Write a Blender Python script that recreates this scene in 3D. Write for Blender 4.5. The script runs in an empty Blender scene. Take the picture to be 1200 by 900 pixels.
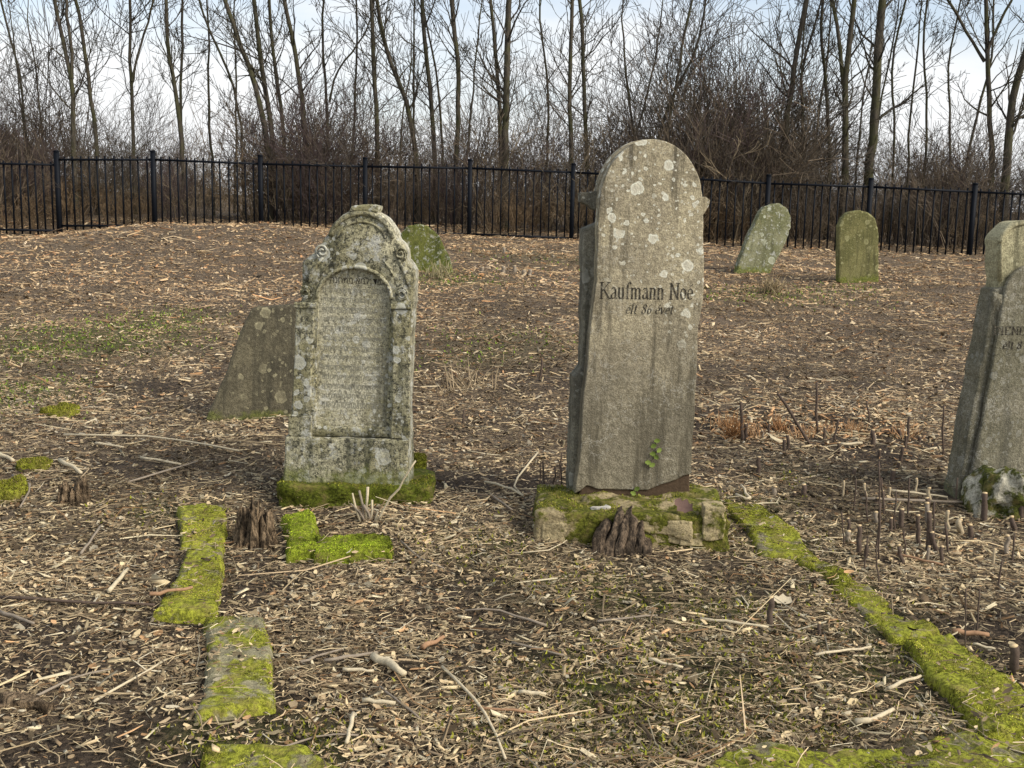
import bpy, bmesh, math, random
import numpy as np
from mathutils import Vector, Matrix

scene = bpy.context.scene
col = scene.collection
R = math.radians

# ------------------------------------------------------------------ camera
EYE = 1.6
FPX = 1300.0                      # focal length in pixels of the 1200 px wide photograph
PITCH = math.atan(215.0 / FPX)
ROLL = R(1.25)
_f = Vector((0, math.cos(PITCH), -math.sin(PITCH)))
_u = Vector((0, math.sin(PITCH), math.cos(PITCH)))
_r = Vector((1, 0, 0))
CR = _r * math.cos(ROLL) + _u * math.sin(ROLL)
CU = _u * math.cos(ROLL) - _r * math.sin(ROLL)
CF = _f
cam_d = bpy.data.cameras.new('camera')
cam_d.sensor_width = 36.0
cam_d.lens = 36.0 * FPX / 1200.0
cam_d.clip_start = 0.05
cam_d.clip_end = 3000
cam = bpy.data.objects.new('camera', cam_d)
col.objects.link(cam)
m = Matrix((CR, CU, -CF)).transposed().to_4x4()
m.translation = Vector((0, 0, EYE))
cam.matrix_world = m
scene.camera = cam

# ------------------------------------------------------------------ sky, sun, exposure
SUN_EL = R(38)
SUN_AZ = R(118)                    # clockwise from +Y (north): to the right, a little behind the camera
world = bpy.data.worlds.new('World')
scene.world = world
world.use_nodes = True
nt = world.node_tree
nt.nodes.clear()
w_out = nt.nodes.new('ShaderNodeOutputWorld')
w_bg = nt.nodes.new('ShaderNodeBackground')
w_bg.inputs['Strength'].default_value = 0.12
sky = nt.nodes.new('ShaderNodeTexSky')
sky.sky_type = 'NISHITA'
sky.sun_disc = False
sky.sun_elevation = SUN_EL
sky.sun_rotation = SUN_AZ
sky.altitude = 150
sky.air_density = 1.0
sky.dust_density = 2.0
sky.ozone_density = 1.5
w_tc = nt.nodes.new('ShaderNodeTexCoord')
w_sep = nt.nodes.new('ShaderNodeSeparateXYZ')
nt.links.new(w_tc.outputs['Generated'], w_sep.inputs[0])
w_map = nt.nodes.new('ShaderNodeMapping')
w_map.inputs['Scale'].default_value = (2.2, 2.2, 7.0)
nt.links.new(w_tc.outputs['Generated'], w_map.inputs[0])
w_no = nt.nodes.new('ShaderNodeTexNoise')
w_no.inputs['Scale'].default_value = 1.3
w_no.inputs['Detail'].default_value = 6
w_no.inputs['Roughness'].default_value = 0.55
nt.links.new(w_map.outputs[0], w_no.inputs['Vector'])
w_hz = nt.nodes.new('ShaderNodeMapRange')       # cloud bank thickens towards the horizon
w_hz.inputs['From Min'].default_value = 0.02
w_hz.inputs['From Max'].default_value = 0.20
w_hz.inputs['To Min'].default_value = 0.46
w_hz.inputs['To Max'].default_value = 0.02
nt.links.new(w_sep.outputs['Z'], w_hz.inputs['Value'])
w_add = nt.nodes.new('ShaderNodeMath'); w_add.operation = 'ADD'
nt.links.new(w_no.outputs['Fac'], w_add.inputs[0])
nt.links.new(w_hz.outputs[0], w_add.inputs[1])
w_rp = nt.nodes.new('ShaderNodeMapRange')
w_rp.interpolation_type = 'SMOOTHSTEP'
w_rp.inputs['From Min'].default_value = 0.52
w_rp.inputs['From Max'].default_value = 0.86
w_rp.inputs['To Min'].default_value = 0.36
w_rp.inputs['To Max'].default_value = 0.97
nt.links.new(w_add.outputs[0], w_rp.inputs['Value'])
w_mix = nt.nodes.new('ShaderNodeMixRGB')
w_mix.inputs['Color2'].default_value = (5.4, 5.45, 5.5, 1)
nt.links.new(w_rp.outputs[0], w_mix.inputs['Fac'])
nt.links.new(sky.outputs[0], w_mix.inputs['Color1'])
nt.links.new(w_mix.outputs[0], w_bg.inputs['Color'])
nt.links.new(w_bg.outputs[0], w_out.inputs['Surface'])

sun_d = bpy.data.lights.new('sun', 'SUN')
sun_d.energy = 2.3
sun_d.angle = R(28)
sun_d.color = (1.0, 0.945, 0.86)
sun = bpy.data.objects.new('sun', sun_d)
col.objects.link(sun)
sd = Vector((math.sin(SUN_AZ) * math.cos(SUN_EL), math.cos(SUN_AZ) * math.cos(SUN_EL), math.sin(SUN_EL)))
sun.rotation_euler = sd.to_track_quat('Z', 'Y').to_euler()
sun.location = (20, -10, 25)

scene.view_settings.view_transform = 'Standard'
scene.view_settings.look = 'None'
scene.view_settings.exposure = 0.68
scene.view_settings.gamma = 1.0
scene.view_settings.use_curve_mapping = False
try:
    scene.cycles.max_bounces = 5
    scene.cycles.diffuse_bounces = 3
    scene.cycles.use_adaptive_sampling = True
except Exception:
    pass

# ------------------------------------------------------------------ helpers
rng = np.random.default_rng(11)
random.seed(5)


def _hash(ix, iy, seed):
    n = (ix.astype(np.int64) * 374761393 + iy.astype(np.int64) * 668265263 + seed * 1442695041) & 0x7fffffff
    n = ((n ^ (n >> 13)) * 1274126177) & 0x7fffffff
    n = n ^ (n >> 16)
    return (n & 0xffff) / 65535.0


def vnoise(x, y, seed=0):
    x = np.asarray(x, float); y = np.asarray(y, float)
    ix = np.floor(x); iy = np.floor(y)
    fx = x - ix; fy = y - iy
    fx = fx * fx * (3 - 2 * fx); fy = fy * fy * (3 - 2 * fy)
    a = _hash(ix, iy, seed); b = _hash(ix + 1, iy, seed)
    c = _hash(ix, iy + 1, seed); d = _hash(ix + 1, iy + 1, seed)
    return (a + (b - a) * fx) * (1 - fy) + (c + (d - c) * fx) * fy - 0.5


def fbm(x, y, seed=0, oct=3):
    s = 0; a = 1.0; k = 1.0
    for i in range(oct):
        s = s + a * vnoise(np.asarray(x) * k, np.asarray(y) * k, seed + i * 17)
        a *= 0.5; k *= 2.03
    return s


def G(x, y):
    """height of the ground"""
    x = np.asarray(x, float); y = np.asarray(y, float)
    t = np.clip(y - 4.6, 0, None)
    rise = 0.035 * (np.sqrt(t * t + 0.6) - 0.77)
    rise = np.where(y > 30, 0.035 * 24.6 + 0.0 * y, np.minimum(rise, 0.035 * 24.6))
    far = np.clip((y - 12) / 14, 0, 1)
    tilt = -0.021 * np.clip(x, -16, 16) * far
    mound = 0.50 * np.exp(-(((x + 5.2) / 3.2) ** 2 + ((y - 20.0) / 2.6) ** 2))
    dip = -0.62 * np.exp(-(((x + 12.4) / 3.4) ** 2 + ((y - 26.0) / 4.0) ** 2))
    near = 0.055 * fbm(x * 0.9, y * 0.9, 3, 3) + 0.020 * fbm(x * 4.0, y * 4.0, 9, 2)
    near = near * (1 + np.clip((y - 9) / 12, 0, 0.9))
    fade = np.clip((60 - y) / 20, 0, 1) * np.clip((30 - np.abs(x)) / 10, 0, 1)
    return rise + tilt + mound + dip + near * fade


def g1(x, y):
    return float(G(np.array([x]), np.array([y]))[0])


def ray(u, v):
    d = CF + CR * ((u - 600.0) / FPX) + CU * (-(v - 450.0) / FPX)
    return d


def gpt(u, v, h=0.0):
    """point seen at pixel (u, v) that lies h above the ground"""
    d = ray(u, v)
    lo, hi = 0.5, 0.5
    ts = np.linspace(1.5, 60, 1200)
    xs = d.x * ts; ys = d.y * ts; zs = EYE + d.z * ts
    below = zs < G(xs, ys) + h
    i = int(np.argmax(below)) if below.any() else len(ts) - 1
    lo, hi = ts[max(i - 1, 0)], ts[i]
    for _ in range(18):
        mid = 0.5 * (lo + hi)
        if EYE + d.z * mid < g1(d.x * mid, d.y * mid) + h:
            hi = mid
        else:
            lo = mid
    t = 0.5 * (lo + hi)
    return Vector((d.x * t, d.y * t, EYE + d.z * t))


def atY(u, v, Y):
    """point seen at pixel (u, v) on the upright plane at distance Y"""
    d = ray(u, v)
    t = Y / d.y
    return Vector((d.x * t, Y, EYE + d.z * t))


def mk_mesh(name, V, faces, mats=None, colors=None, smooth=False, midx=None):
    """V (n,3) array; faces list of int arrays (k,3) or (k,4)"""
    me = bpy.data.meshes.new(name)
    V = np.ascontiguousarray(V, dtype=np.float32)
    me.vertices.add(len(V))
    me.vertices.foreach_set('co', V.ravel())
    faces = [np.asarray(f, dtype=np.int32) for f in faces if len(f)]
    nl = sum(f.size for f in faces)
    nf = sum(len(f) for f in faces)
    me.loops.add(nl)
    me.loops.foreach_set('vertex_index', np.concatenate([f.ravel() for f in faces]))
    me.polygons.add(nf)
    tot = np.concatenate([np.full(len(f), f.shape[1], np.int32) for f in faces])
    st = np.concatenate([[0], np.cumsum(tot)[:-1]]).astype(np.int32)
    me.polygons.foreach_set('loop_start', st)
    if smooth:
        me.polygons.foreach_set('use_smooth', np.ones(nf, bool))
    if mats:
        for mm in (mats if isinstance(mats, (list, tuple)) else [mats]):
            me.materials.append(mm)
    if midx is not None:
        me.polygons.foreach_set('material_index', np.asarray(midx, np.int32))
    if colors is not None:
        at = me.color_attributes.new('col', 'FLOAT_COLOR', 'POINT')
        c4 = np.ones((len(V), 4), np.float32)
        c4[:, :3] = colors
        at.data.foreach_set('color', c4.ravel())
    me.update(calc_edges=True)
    me.validate()
    return me


def link(name, me, parent=None, loc=None, rz=None):
    o = bpy.data.objects.new(name, me)
    col.objects.link(o)
    if parent is not None:
        o.parent = parent
    if loc is not None:
        o.location = loc
    if rz is not None:
        o.rotation_euler = (0, 0, rz)
    return o


def tag(o, label=None, cat=None, group=None, kind=None):
    if label: o['label'] = label
    if cat: o['category'] = cat
    if group: o['group'] = group
    if kind: o['kind'] = kind
    return o


def empty(name, loc, rot=(0, 0, 0)):
    o = bpy.data.objects.new(name, None)
    o.empty_display_size = 0.1
    col.objects.link(o)
    o.location = loc
    o.rotation_euler = rot
    return o


class Tubes:
    """many tapered tubes, built in one go"""
    def __init__(self):
        self.g = {}

    def add(self, P, Rr, c=None):
        self.g.setdefault(len(P), []).append((P, Rr, c if c is not None else (1, 1, 1)))

    def arrays(self, sides=4, caps=False):
        VV, FF, CC, TT = [], [], [], []
        base = 0
        for k, lst in self.g.items():
            n = len(lst)
            P = np.array([np.asarray(a[0], float) for a in lst]).reshape(n, k, 3)
            Rr = np.array([np.asarray(a[1], float) for a in lst]).reshape(n, k)
            C = np.array([a[2] for a in lst], float)
            T = np.gradient(P, axis=1)
            T /= np.linalg.norm(T, axis=2, keepdims=True) + 1e-9
            mt = T.mean(axis=1)
            ref = np.where((np.abs(mt[:, 2]) > 0.8)[:, None], np.array([1.0, 0, 0]), np.array([0, 0, 1.0]))
            U = np.cross(T, ref[:, None, :])
            U /= np.linalg.norm(U, axis=2, keepdims=True) + 1e-9
            W = np.cross(T, U)
            a = np.arange(sides) * 2 * np.pi / sides
            V = (P[:, :, None, :] + Rr[:, :, None, None] * (U[:, :, None, :] * np.cos(a)[None, None, :, None]
                 + W[:, :, None, :] * np.sin(a)[None, None, :, None]))
            VV.append(V.reshape(-1, 3))
            CC.append(np.repeat(C, k * sides, axis=0))
            i = np.arange(n)[:, None, None] * (k * sides)
            j = np.arange(k - 1)[None, :, None] * sides
            s = np.arange(sides)[None, None, :]
            s2 = (s + 1) % sides
            q = np.stack([i + j + s, i + j + s2, i + j + sides + s2, i + j + sides + s], -1).reshape(-1, 4) + base
            FF.append(q)
            if caps:
                for b0 in range(n):
                    for e, rv in ((0, True), (k - 1, False)):
                        idx = base + b0 * k * sides + e * sides + np.arange(sides)
                        if rv: idx = idx[::-1]
                        for z in range(1, sides - 1):
                            TT.append((idx[0], idx[z], idx[z + 1]))
            base += n * k * sides
        return np.concatenate(VV), FF + ([np.array(TT)] if TT else []), np.concatenate(CC)

    def mesh(self, name, mat, sides=4, caps=False, smooth=True, use_col=False, offset=None):
        V, F, C = self.arrays(sides, caps)
        if offset is not None:
            V = V - np.asarray(offset)
        return mk_mesh(name, V, F, mat, C if use_col else None, smooth)


# ------------------------------------------------------------------ materials
def new_mat(name):
    mt = bpy.data.materials.new(name)
    mt.use_nodes = True
    t = mt.node_tree
    b = t.nodes['Principled BSDF']
    b.inputs['Roughness'].default_value = 0.9
    b.inputs['Specular IOR Level'].default_value = 0.15
    return mt, t, b


def N(t, kind, **kw):
    n = t.nodes.new(kind)
    for k, v in kw.items():
        if k in n.inputs:
            n.inputs[k].default_value = v
        else:
            setattr(n, k, v)
    return n


def noise(t, vec, scale, detail=4, rough=0.6):
    n = N(t, 'ShaderNodeTexNoise', Scale=scale, Detail=detail, Roughness=rough)
    if vec is not None:
        t.links.new(vec, n.inputs['Vector'])
    return n.outputs['Fac']


def rng_map(t, val, a, b, lo=0.0, hi=1.0, smooth=True):
    n = t.nodes.new('ShaderNodeMapRange')
    if smooth: n.interpolation_type = 'SMOOTHSTEP'
    n.inputs['From Min'].default_value = a; n.inputs['From Max'].default_value = b
    n.inputs['To Min'].default_value = lo; n.inputs['To Max'].default_value = hi
    t.links.new(val, n.inputs['Value'])
    return n.outputs[0]


def mix(t, fac, c1, c2, mode='MIX'):
    n = t.nodes.new('ShaderNodeMixRGB')
    n.blend_type = mode
    for s, v in (('Fac', fac), ('Color1', c1), ('Color2', c2)):
        if isinstance(v, (int, float)): n.inputs[s].default_value = v
        elif isinstance(v, (tuple, list)): n.inputs[s].default_value = (*v[:3], 1)
        else: t.links.new(v, n.inputs[s])
    return n.outputs[0]


def math_(t, op, a, b):
    n = t.nodes.new('ShaderNodeMath'); n.operation = op
    for i, v in enumerate((a, b)):
        if isinstance(v, (int, float)): n.inputs[i].default_value = v
        else: t.links.new(v, n.inputs[i])
    return n.outputs[0]


def bump(t, b, h, strength=0.5, dist=0.01):
    n = N(t, 'ShaderNodeBump', Strength=strength, Distance=dist)
    t.links.new(h, n.inputs['Height'])
    t.links.new(n.outputs[0], b.inputs['Normal'])


def obj_vec(t, scale=(1, 1, 1)):
    tc = t.nodes.new('ShaderNodeTexCoord')
    mp = t.nodes.new('ShaderNodeMapping')
    mp.inputs['Scale'].default_value = scale
    t.links.new(tc.outputs['Object'], mp.inputs[0])
    return mp.outputs[0]


def col_mat(name, rough=0.9, var=0.35, bscale=300):
    """colour from the mesh attribute 'col' with grain on top"""
    mt, t, b = new_mat(name)
    at = t.nodes.new('ShaderNodeAttribute'); at.attribute_name = 'col'
    v = obj_vec(t)
    n = noise(t, v, bscale, 2)
    c = mix(t, var, at.outputs['Color'], mix(t, 1.0, at.outputs['Color'], mix(t, n, (0.25, 0.22, 0.2), (1.6, 1.6, 1.6)), 'MULTIPLY'))
    t.links.new(c, b.inputs['Base Color'])
    b.inputs['Roughness'].default_value = rough
    return mt


def stone_mat(name, ca, cb, dark, dark_amt, lichen, lichen_amt, moss_z=0.0, moss_amt=0.0, scale=1.0, blk=0.0, lscale=14.0, lz=None, veins=0.0, low=None):
    mt, t, b = new_mat(name)
    v = obj_vec(t)
    n1 = noise(t, v, 3.2 * scale, 6, 0.65)
    c = mix(t, rng_map(t, n1, 0.38, 0.62), ca, cb)
    if low is not None:                                            # lower part of the face: other tint, patchy border
        tc0 = t.nodes.new('ShaderNodeTexCoord')
        sp0 = t.nodes.new('ShaderNodeSeparateXYZ'); t.links.new(tc0.outputs['Object'], sp0.inputs[0])
        zz = math_(t, 'ADD', sp0.outputs['Z'], math_(t, 'MULTIPLY', noise(t, v, 4.5, 5, 0.7), 0.9))
        c = mix(t, rng_map(t, zz, 0.85, 1.45, 0.8, 0.0), c, low)
    nm = noise(t, v, 38 * scale, 5, 0.75)
    c = mix(t, 0.5, c, mix(t, rng_map(t, nm, 0.36, 0.64), (0.55, 0.54, 0.5), (1.3, 1.3, 1.28)), 'MULTIPLY')
    nf = noise(t, v, 140 * scale, 3, 0.75)
    c = mix(t, 0.6, c, mix(t, rng_map(t, nf, 0.34, 0.66), (0.5, 0.48, 0.44), (1.5, 1.48, 1.42)), 'MULTIPLY')
    vs = obj_vec(t, (11, 11, 1.1))                                  # grime that has run down the face
    ns = noise(t, vs, 1.0 * scale, 6, 0.7)
    c = mix(t, rng_map(t, ns, 0.48, 0.66, 0, dark_amt), c, dark)
    if veins > 0:                                                  # pale crust in wriggling lines
        nv = noise(t, v, 17, 3, 0.6)
        w = math_(t, 'ABSOLUTE', math_(t, 'SUBTRACT', nv, 0.5), 0.0)
        f = math_(t, 'MULTIPLY', rng_map(t, w, 0.004, 0.022, 1.0, 0.0), rng_map(t, noise(t, v, 5, 3), 0.45, 0.6, 0, veins))
        c = mix(t, f, c, (0.6, 0.57, 0.47))
    if blk > 0:
        nb = noise(t, v, 60, 5, 0.8)
        c = mix(t, rng_map(t, nb, 0.50, 0.57, 0, blk), c, (0.03, 0.03, 0.024))
        nb2 = noise(t, v, 17, 6, 0.8)
        c = mix(t, rng_map(t, nb2, 0.53, 0.61, 0, blk * 0.85), c, (0.045, 0.045, 0.032))
        nw = noise(t, v, 10, 6, 0.8)
        c = mix(t, rng_map(t, nw, 0.53, 0.61, 0, 0.5), c, mix(t, nf, (0.45, 0.45, 0.4), (0.85, 0.84, 0.76)))
        ny = noise(t, v, 6, 5, 0.75)
        c = mix(t, rng_map(t, ny, 0.55, 0.66, 0, 0.5), c, (0.26, 0.235, 0.11))
    # lichen: round crusts of uneven size, paler rim
    vadd = t.nodes.new('ShaderNodeMixRGB'); vadd.blend_type = 'ADD'; vadd.inputs['Fac'].default_value = 0.034
    t.links.new(v, vadd.inputs['Color1'])
    nd3 = N(t, 'ShaderNodeTexNoise', Scale=30.0, Detail=4.0)
    t.links.new(v, nd3.inputs['Vector']); t.links.new(nd3.outputs['Color'], vadd.inputs['Color2'])
    area = rng_map(t, noise(t, v, 3.1, 3), 0.40, 0.56)
    if lz is not None:
        tc1 = t.nodes.new('ShaderNodeTexCoord')
        sp1 = t.nodes.new('ShaderNodeSeparateXYZ'); t.links.new(tc1.outputs['Object'], sp1.inputs[0])
        area = rng_map(t, math_(t, 'ADD', sp1.outputs['Z'], math_(t, 'MULTIPLY', sp1.outputs['X'], 0.9)), lz[0], lz[1])
    for ls, thr, g0 in ((lscale, 0.42, 0.45), (lscale * 1.9, 0.40, 0.5), (lscale * 3.5, 0.36, 0.55)):
        vo = N(t, 'ShaderNodeTexVoronoi', Scale=ls)
        t.links.new(vadd.outputs[0], vo.inputs['Vector'])
        sp = t.nodes.new('ShaderNodeSeparateColor')
        t.links.new(vo.outputs['Color'], sp.inputs[0])
        rad = math_(t, 'MULTIPLY', math_(t, 'ADD', math_(t, 'MULTIPLY', sp.outputs[0], 0.8), 0.2), thr)
        inside = math_(t, 'SUBTRACT', rad, vo.outputs['Distance'])
        msk = rng_map(t, inside, 0.0, 0.05)
        gate = rng_map(t, sp.outputs[1], g0 - 0.12, g0 - 0.09)
        f = math_(t, 'MULTIPLY', math_(t, 'MULTIPLY', msk, gate), math_(t, 'MULTIPLY', area, lichen_amt))
        rim = rng_map(t, inside, 0.05, 0.16)
        c = mix(t, f, c, mix(t, rim, mix(t, nf, tuple(x * 0.75 for x in lichen), tuple(min(0.9, x * 1.25) for x in lichen)), mix(t, 0.5, lichen, ca)))
    if moss_amt > 0:
        tc = t.nodes.new('ShaderNodeTexCoord')
        sp = t.nodes.new('ShaderNodeSeparateXYZ'); t.links.new(tc.outputs['Object'], sp.inputs[0])
        up = math_(t, 'ADD', math_(t, 'MULTIPLY', math_(t, 'SUBTRACT', noise(t, v, 8, 6, 0.75), 0.3), moss_z * 4.0), math_(t, 'MULTIPLY', sp.outputs['Z'], -1.0))
        f = rng_map(t, up, 0.0, moss_z * 0.8, 0, moss_amt)
        c = mix(t, f, c, mix(t, rng_map(t, nm, 0.35, 0.65), (0.06, 0.075, 0.012), (0.22, 0.235, 0.045)))
    t.links.new(c, b.inputs['Base Color'])
    h = math_(t, 'ADD', math_(t, 'MULTIPLY', nf, 0.35), math_(t, 'ADD', math_(t, 'MULTIPLY', nm, 0.9), n1))
    bump(t, b, h, 0.8, 0.014)
    b.inputs['Roughness'].default_value = 0.95
    return mt


def moss_stone_mat(name, amt=0.5, bare=(0.24, 0.2, 0.14), green=(0.36, 0.37, 0.04)):
    mt, t, b = new_mat(name)
    v = obj_vec(t)
    n1 = noise(t, v, 7, 5, 0.65)
    n2 = noise(t, v, 60, 4, 0.7)
    moss = mix(t, rng_map(t, n2, 0.36, 0.64), tuple(x * 0.3 for x in green), green)
    moss = mix(t, rng_map(t, noise(t, v, 16, 3), 0.48, 0.7, 0, 0.6), moss, (0.22, 0.17, 0.06))
    st = mix(t, rng_map(t, n2, 0.3, 0.7), tuple(x * 0.45 for x in bare), bare)
    c = mix(t, rng_map(t, n1, 0.62 - amt * 0.5, 0.72 - amt * 0.5), st, moss)
    t.links.new(c, b.inputs['Base Color'])
    h = math_(t, 'ADD', math_(t, 'MULTIPLY', noise(t, v, 110, 4, 0.7), 0.6), n1)
    bump(t, b, h, 0.9, 0.015)
    return mt


def bark_mat(name, ca, cb, green=0.0):
    mt, t, b = new_mat(name)
    v = obj_vec(t, (6, 6, 1.3))
    n1 = noise(t, v, 3, 5, 0.7)
    c = mix(t, rng_map(t, n1, 0.3, 0.7), ca, cb)
    if green:
        c = mix(t, rng_map(t, noise(t, obj_vec(t), 1.3, 3), 0.45, 0.62, 0, green), c, (0.07, 0.075, 0.02))
    t.links.new(c, b.inputs['Base Color'])
    bump(t, b, n1, 0.6, 0.02)
    return mt


def wood_mat(name, ca, cb):
    mt, t, b = new_mat(name)
    v = obj_vec(t, (70, 70, 9))
    n1 = noise(t, v, 1.0, 5, 0.75)
    n2 = noise(t, obj_vec(t), 14, 4, 0.7)
    c = mix(t, rng_map(t, n1, 0.38, 0.62), ca, cb)
    c = mix(t, rng_map(t, n2, 0.45, 0.62, 0, 0.75), c, tuple(x * 0.6 for x in ca))
    t.links.new(c, b.inputs['Base Color'])
    bump(t, b, math_(t, 'ADD', n1, n2), 1.0, 0.02)
    return mt


def plain_mat(name, c, rough=0.9, var=0.3, scale=40, bstr=0.3):
    mt, t, b = new_mat(name)
    v = obj_vec(t)
    n = noise(t, v, scale, 4)
    cc = mix(t, n, tuple(x * (1 - var) for x in c), tuple(min(x * (1 + var), 0.9) for x in c))
    t.links.new(cc, b.inputs['Base Color'])
    b.inputs['Roughness'].default_value = rough
    bump(t, b, n, bstr, 0.004)
    return mt


M = {}
M['litter'] = col_mat('litter', 0.9, 0.6, 220)
M['moss_fuzz'] = col_mat('moss_fuzz', 0.95, 0.2, 90)
M['bark'] = bark_mat('bark', (0.035, 0.03, 0.022), (0.105, 0.088, 0.064), 0.5)
M['branch'] = bark_mat('branch', (0.04, 0.034, 0.026), (0.085, 0.072, 0.054), 0.2)
M['brush'] = col_mat('brush', 0.95, 0.3, 12)
mt, t, b = new_mat('fence_paint')
t.links.new(mix(t, noise(t, obj_vec(t), 25, 3), (0.003, 0.004, 0.006), (0.007, 0.009, 0.013)), b.inputs['Base Color'])
b.inputs['Roughness'].default_value = 0.6
b.inputs['Specular IOR Level'].default_value = 0.12
M['fence'] = mt
M['stone_white'] = stone_mat('stone_weathered_white', (0.46, 0.43, 0.295), (0.30, 0.275, 0.16), (0.08, 0.08, 0.048), 0.8, (0.66, 0.66, 0.58), 0.6, 0.13, 0.6, 1.0, 0.85, 9)
M['stone_panel'] = stone_mat('stone_panel_white', (0.58, 0.545, 0.41), (0.42, 0.385, 0.25), (0.16, 0.148, 0.095), 0.7, (0.7, 0.69, 0.6), 0.6, 0.09, 0.5, 1.0, 0.62, 9)
M['stone_tan'] = stone_mat('stone_tan', (0.42, 0.365, 0.245), (0.30, 0.26, 0.18), (0.105, 0.09, 0.06), 0.95, (0.74, 0.71, 0.57), 0.95, 0.012, 0.5, 1.0, 0.0, 11, (0.75, 1.3), 0.3, (0.185, 0.165, 0.12))
M['stone_shaded'] = stone_mat('stone_shaded_side', (0.22, 0.205, 0.155), (0.14, 0.13, 0.10), (0.06, 0.058, 0.042), 0.7, (0.46, 0.45, 0.37), 0.6, 0.03, 0.3, 1.0, 0.0, 8)  # darker version of the tan stone: shade of its left side put into the colour
M['stone_grey'] = stone_mat('stone_grey', (0.235, 0.215, 0.155), (0.16, 0.148, 0.10), (0.085, 0.08, 0.06), 0.7, (0.34, 0.33, 0.27), 0.5, 0.12, 0.35, 1.0, 0.0, 12, None, 0.35)
M['stone_yellow'] = stone_mat('stone_yellow_lichen', (0.42, 0.385, 0.24), (0.24, 0.22, 0.13), (0.09, 0.085, 0.05), 0.75, (0.6, 0.55, 0.34), 0.8, 0.06, 0.2, 1.0, 0.0, 10)
M['stone_olive'] = stone_mat('stone_olive', (0.215, 0.2, 0.085), (0.135, 0.13, 0.052), (0.07, 0.065, 0.03), 0.7, (0.38, 0.36, 0.18), 0.6, 0.16, 0.8, 1.0, 0.0, 6)
M['stone_lichen'] = stone_mat('stone_lichen', (0.28, 0.275, 0.165), (0.15, 0.155, 0.07), (0.08, 0.08, 0.04), 0.6, (0.48, 0.49, 0.36), 1.0, 0.11, 0.75, 0.8, 0.25, 6)
M['stone_broken'] = stone_mat('stone_broken', (0.16, 0.14, 0.09), (0.10, 0.088, 0.06), (0.05, 0.046, 0.032), 0.6, (0.46, 0.41, 0.24), 0.6, 0.07, 0.6, 1.0, 0.0, 9)
M['stone_moss'] = stone_mat('stone_overgrown', (0.15, 0.16, 0.04), (0.085, 0.10, 0.018), (0.045, 0.055, 0.012), 0.7, (0.28, 0.28, 0.12), 0.3, 0.2, 0.7, 0.7, 0.35, 7)
M['kerb_moss'] = moss_stone_mat('kerb_moss', 0.5, (0.3, 0.26, 0.155))
M['kerb_half'] = moss_stone_mat('kerb_half_bare', 0.3, (0.37, 0.33, 0.195))
M['kerb_vivid'] = moss_stone_mat('kerb_vivid_moss', 0.95, (0.1, 0.1, 0.04), (0.28, 0.33, 0.028))
M['kerb_full'] = moss_stone_mat('kerb_full_moss', 0.68, (0.3, 0.26, 0.15))
M['slab_moss'] = moss_stone_mat('slab_moss', 0.45, (0.44, 0.35, 0.19), (0.15, 0.155, 0.02))
M['slab_green'] = moss_stone_mat('slab_green', 0.75, (0.25, 0.22, 0.13), (0.13, 0.15, 0.016))
M['boulder'] = moss_stone_mat('boulder', 0.42, (0.62, 0.57, 0.42), (0.10, 0.11, 0.02))
M['limestone'] = moss_stone_mat('limestone', 0.22, (0.52, 0.42, 0.23), (0.16, 0.165, 0.02))
M['chalk'] = plain_mat('chalk', (0.46, 0.43, 0.36), 0.95, 0.5, 60, 0.6)
M['mortar'] = plain_mat('mortar', (0.075, 0.05, 0.03), 0.95, 0.6, 60, 0.8)
mt, t, b = new_mat('letter_dark')
v = obj_vec(t)
c = mix(t, rng_map(t, noise(t, v, 75, 5, 0.75), 0.5, 0.62, 0, 0.75), (0.035, 0.03, 0.022), (0.24, 0.21, 0.15))
t.links.new(c, b.inputs['Base Color'])
M['letter'] = mt
M['letter_faint'] = plain_mat('letter_faint', (0.27, 0.255, 0.19), 0.95, 0.6, 120, 0.2)
M['rot'] = wood_mat('rotten_wood', (0.04, 0.028, 0.017), (0.36, 0.255, 0.15))
M['oldwood'] = wood_mat('old_wood', (0.045, 0.034, 0.024), (0.23, 0.165, 0.105))
M['stembark'] = plain_mat('stem_bark', (0.10, 0.072, 0.053), 0.9, 0.5, 60, 0.5)
M['cutwood'] = plain_mat('cut_wood', (0.62, 0.46, 0.25), 0.85, 0.2, 120, 0.3)
M['palewood'] = plain_mat('pale_wood', (0.55, 0.46, 0.30), 0.9, 0.45, 70, 0.4)
M['greywood'] = plain_mat('grey_wood', (0.27, 0.22, 0.16), 0.9, 0.4, 50, 0.4)
M['redwood'] = plain_mat('reddish_wood', (0.34, 0.20, 0.11), 0.9, 0.5, 50, 0.4)
M['strip'] = plain_mat('stripped_wood', (0.40, 0.32, 0.2), 0.9, 0.55, 90, 0.6)
M['leaf'] = plain_mat('green_leaf', (0.16, 0.21, 0.04), 0.7, 0.3, 40, 0.2)
M['deadleaf'] = plain_mat('dead_leaf', (0.13, 0.08, 0.062), 0.8, 0.4, 60, 0.4)

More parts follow.
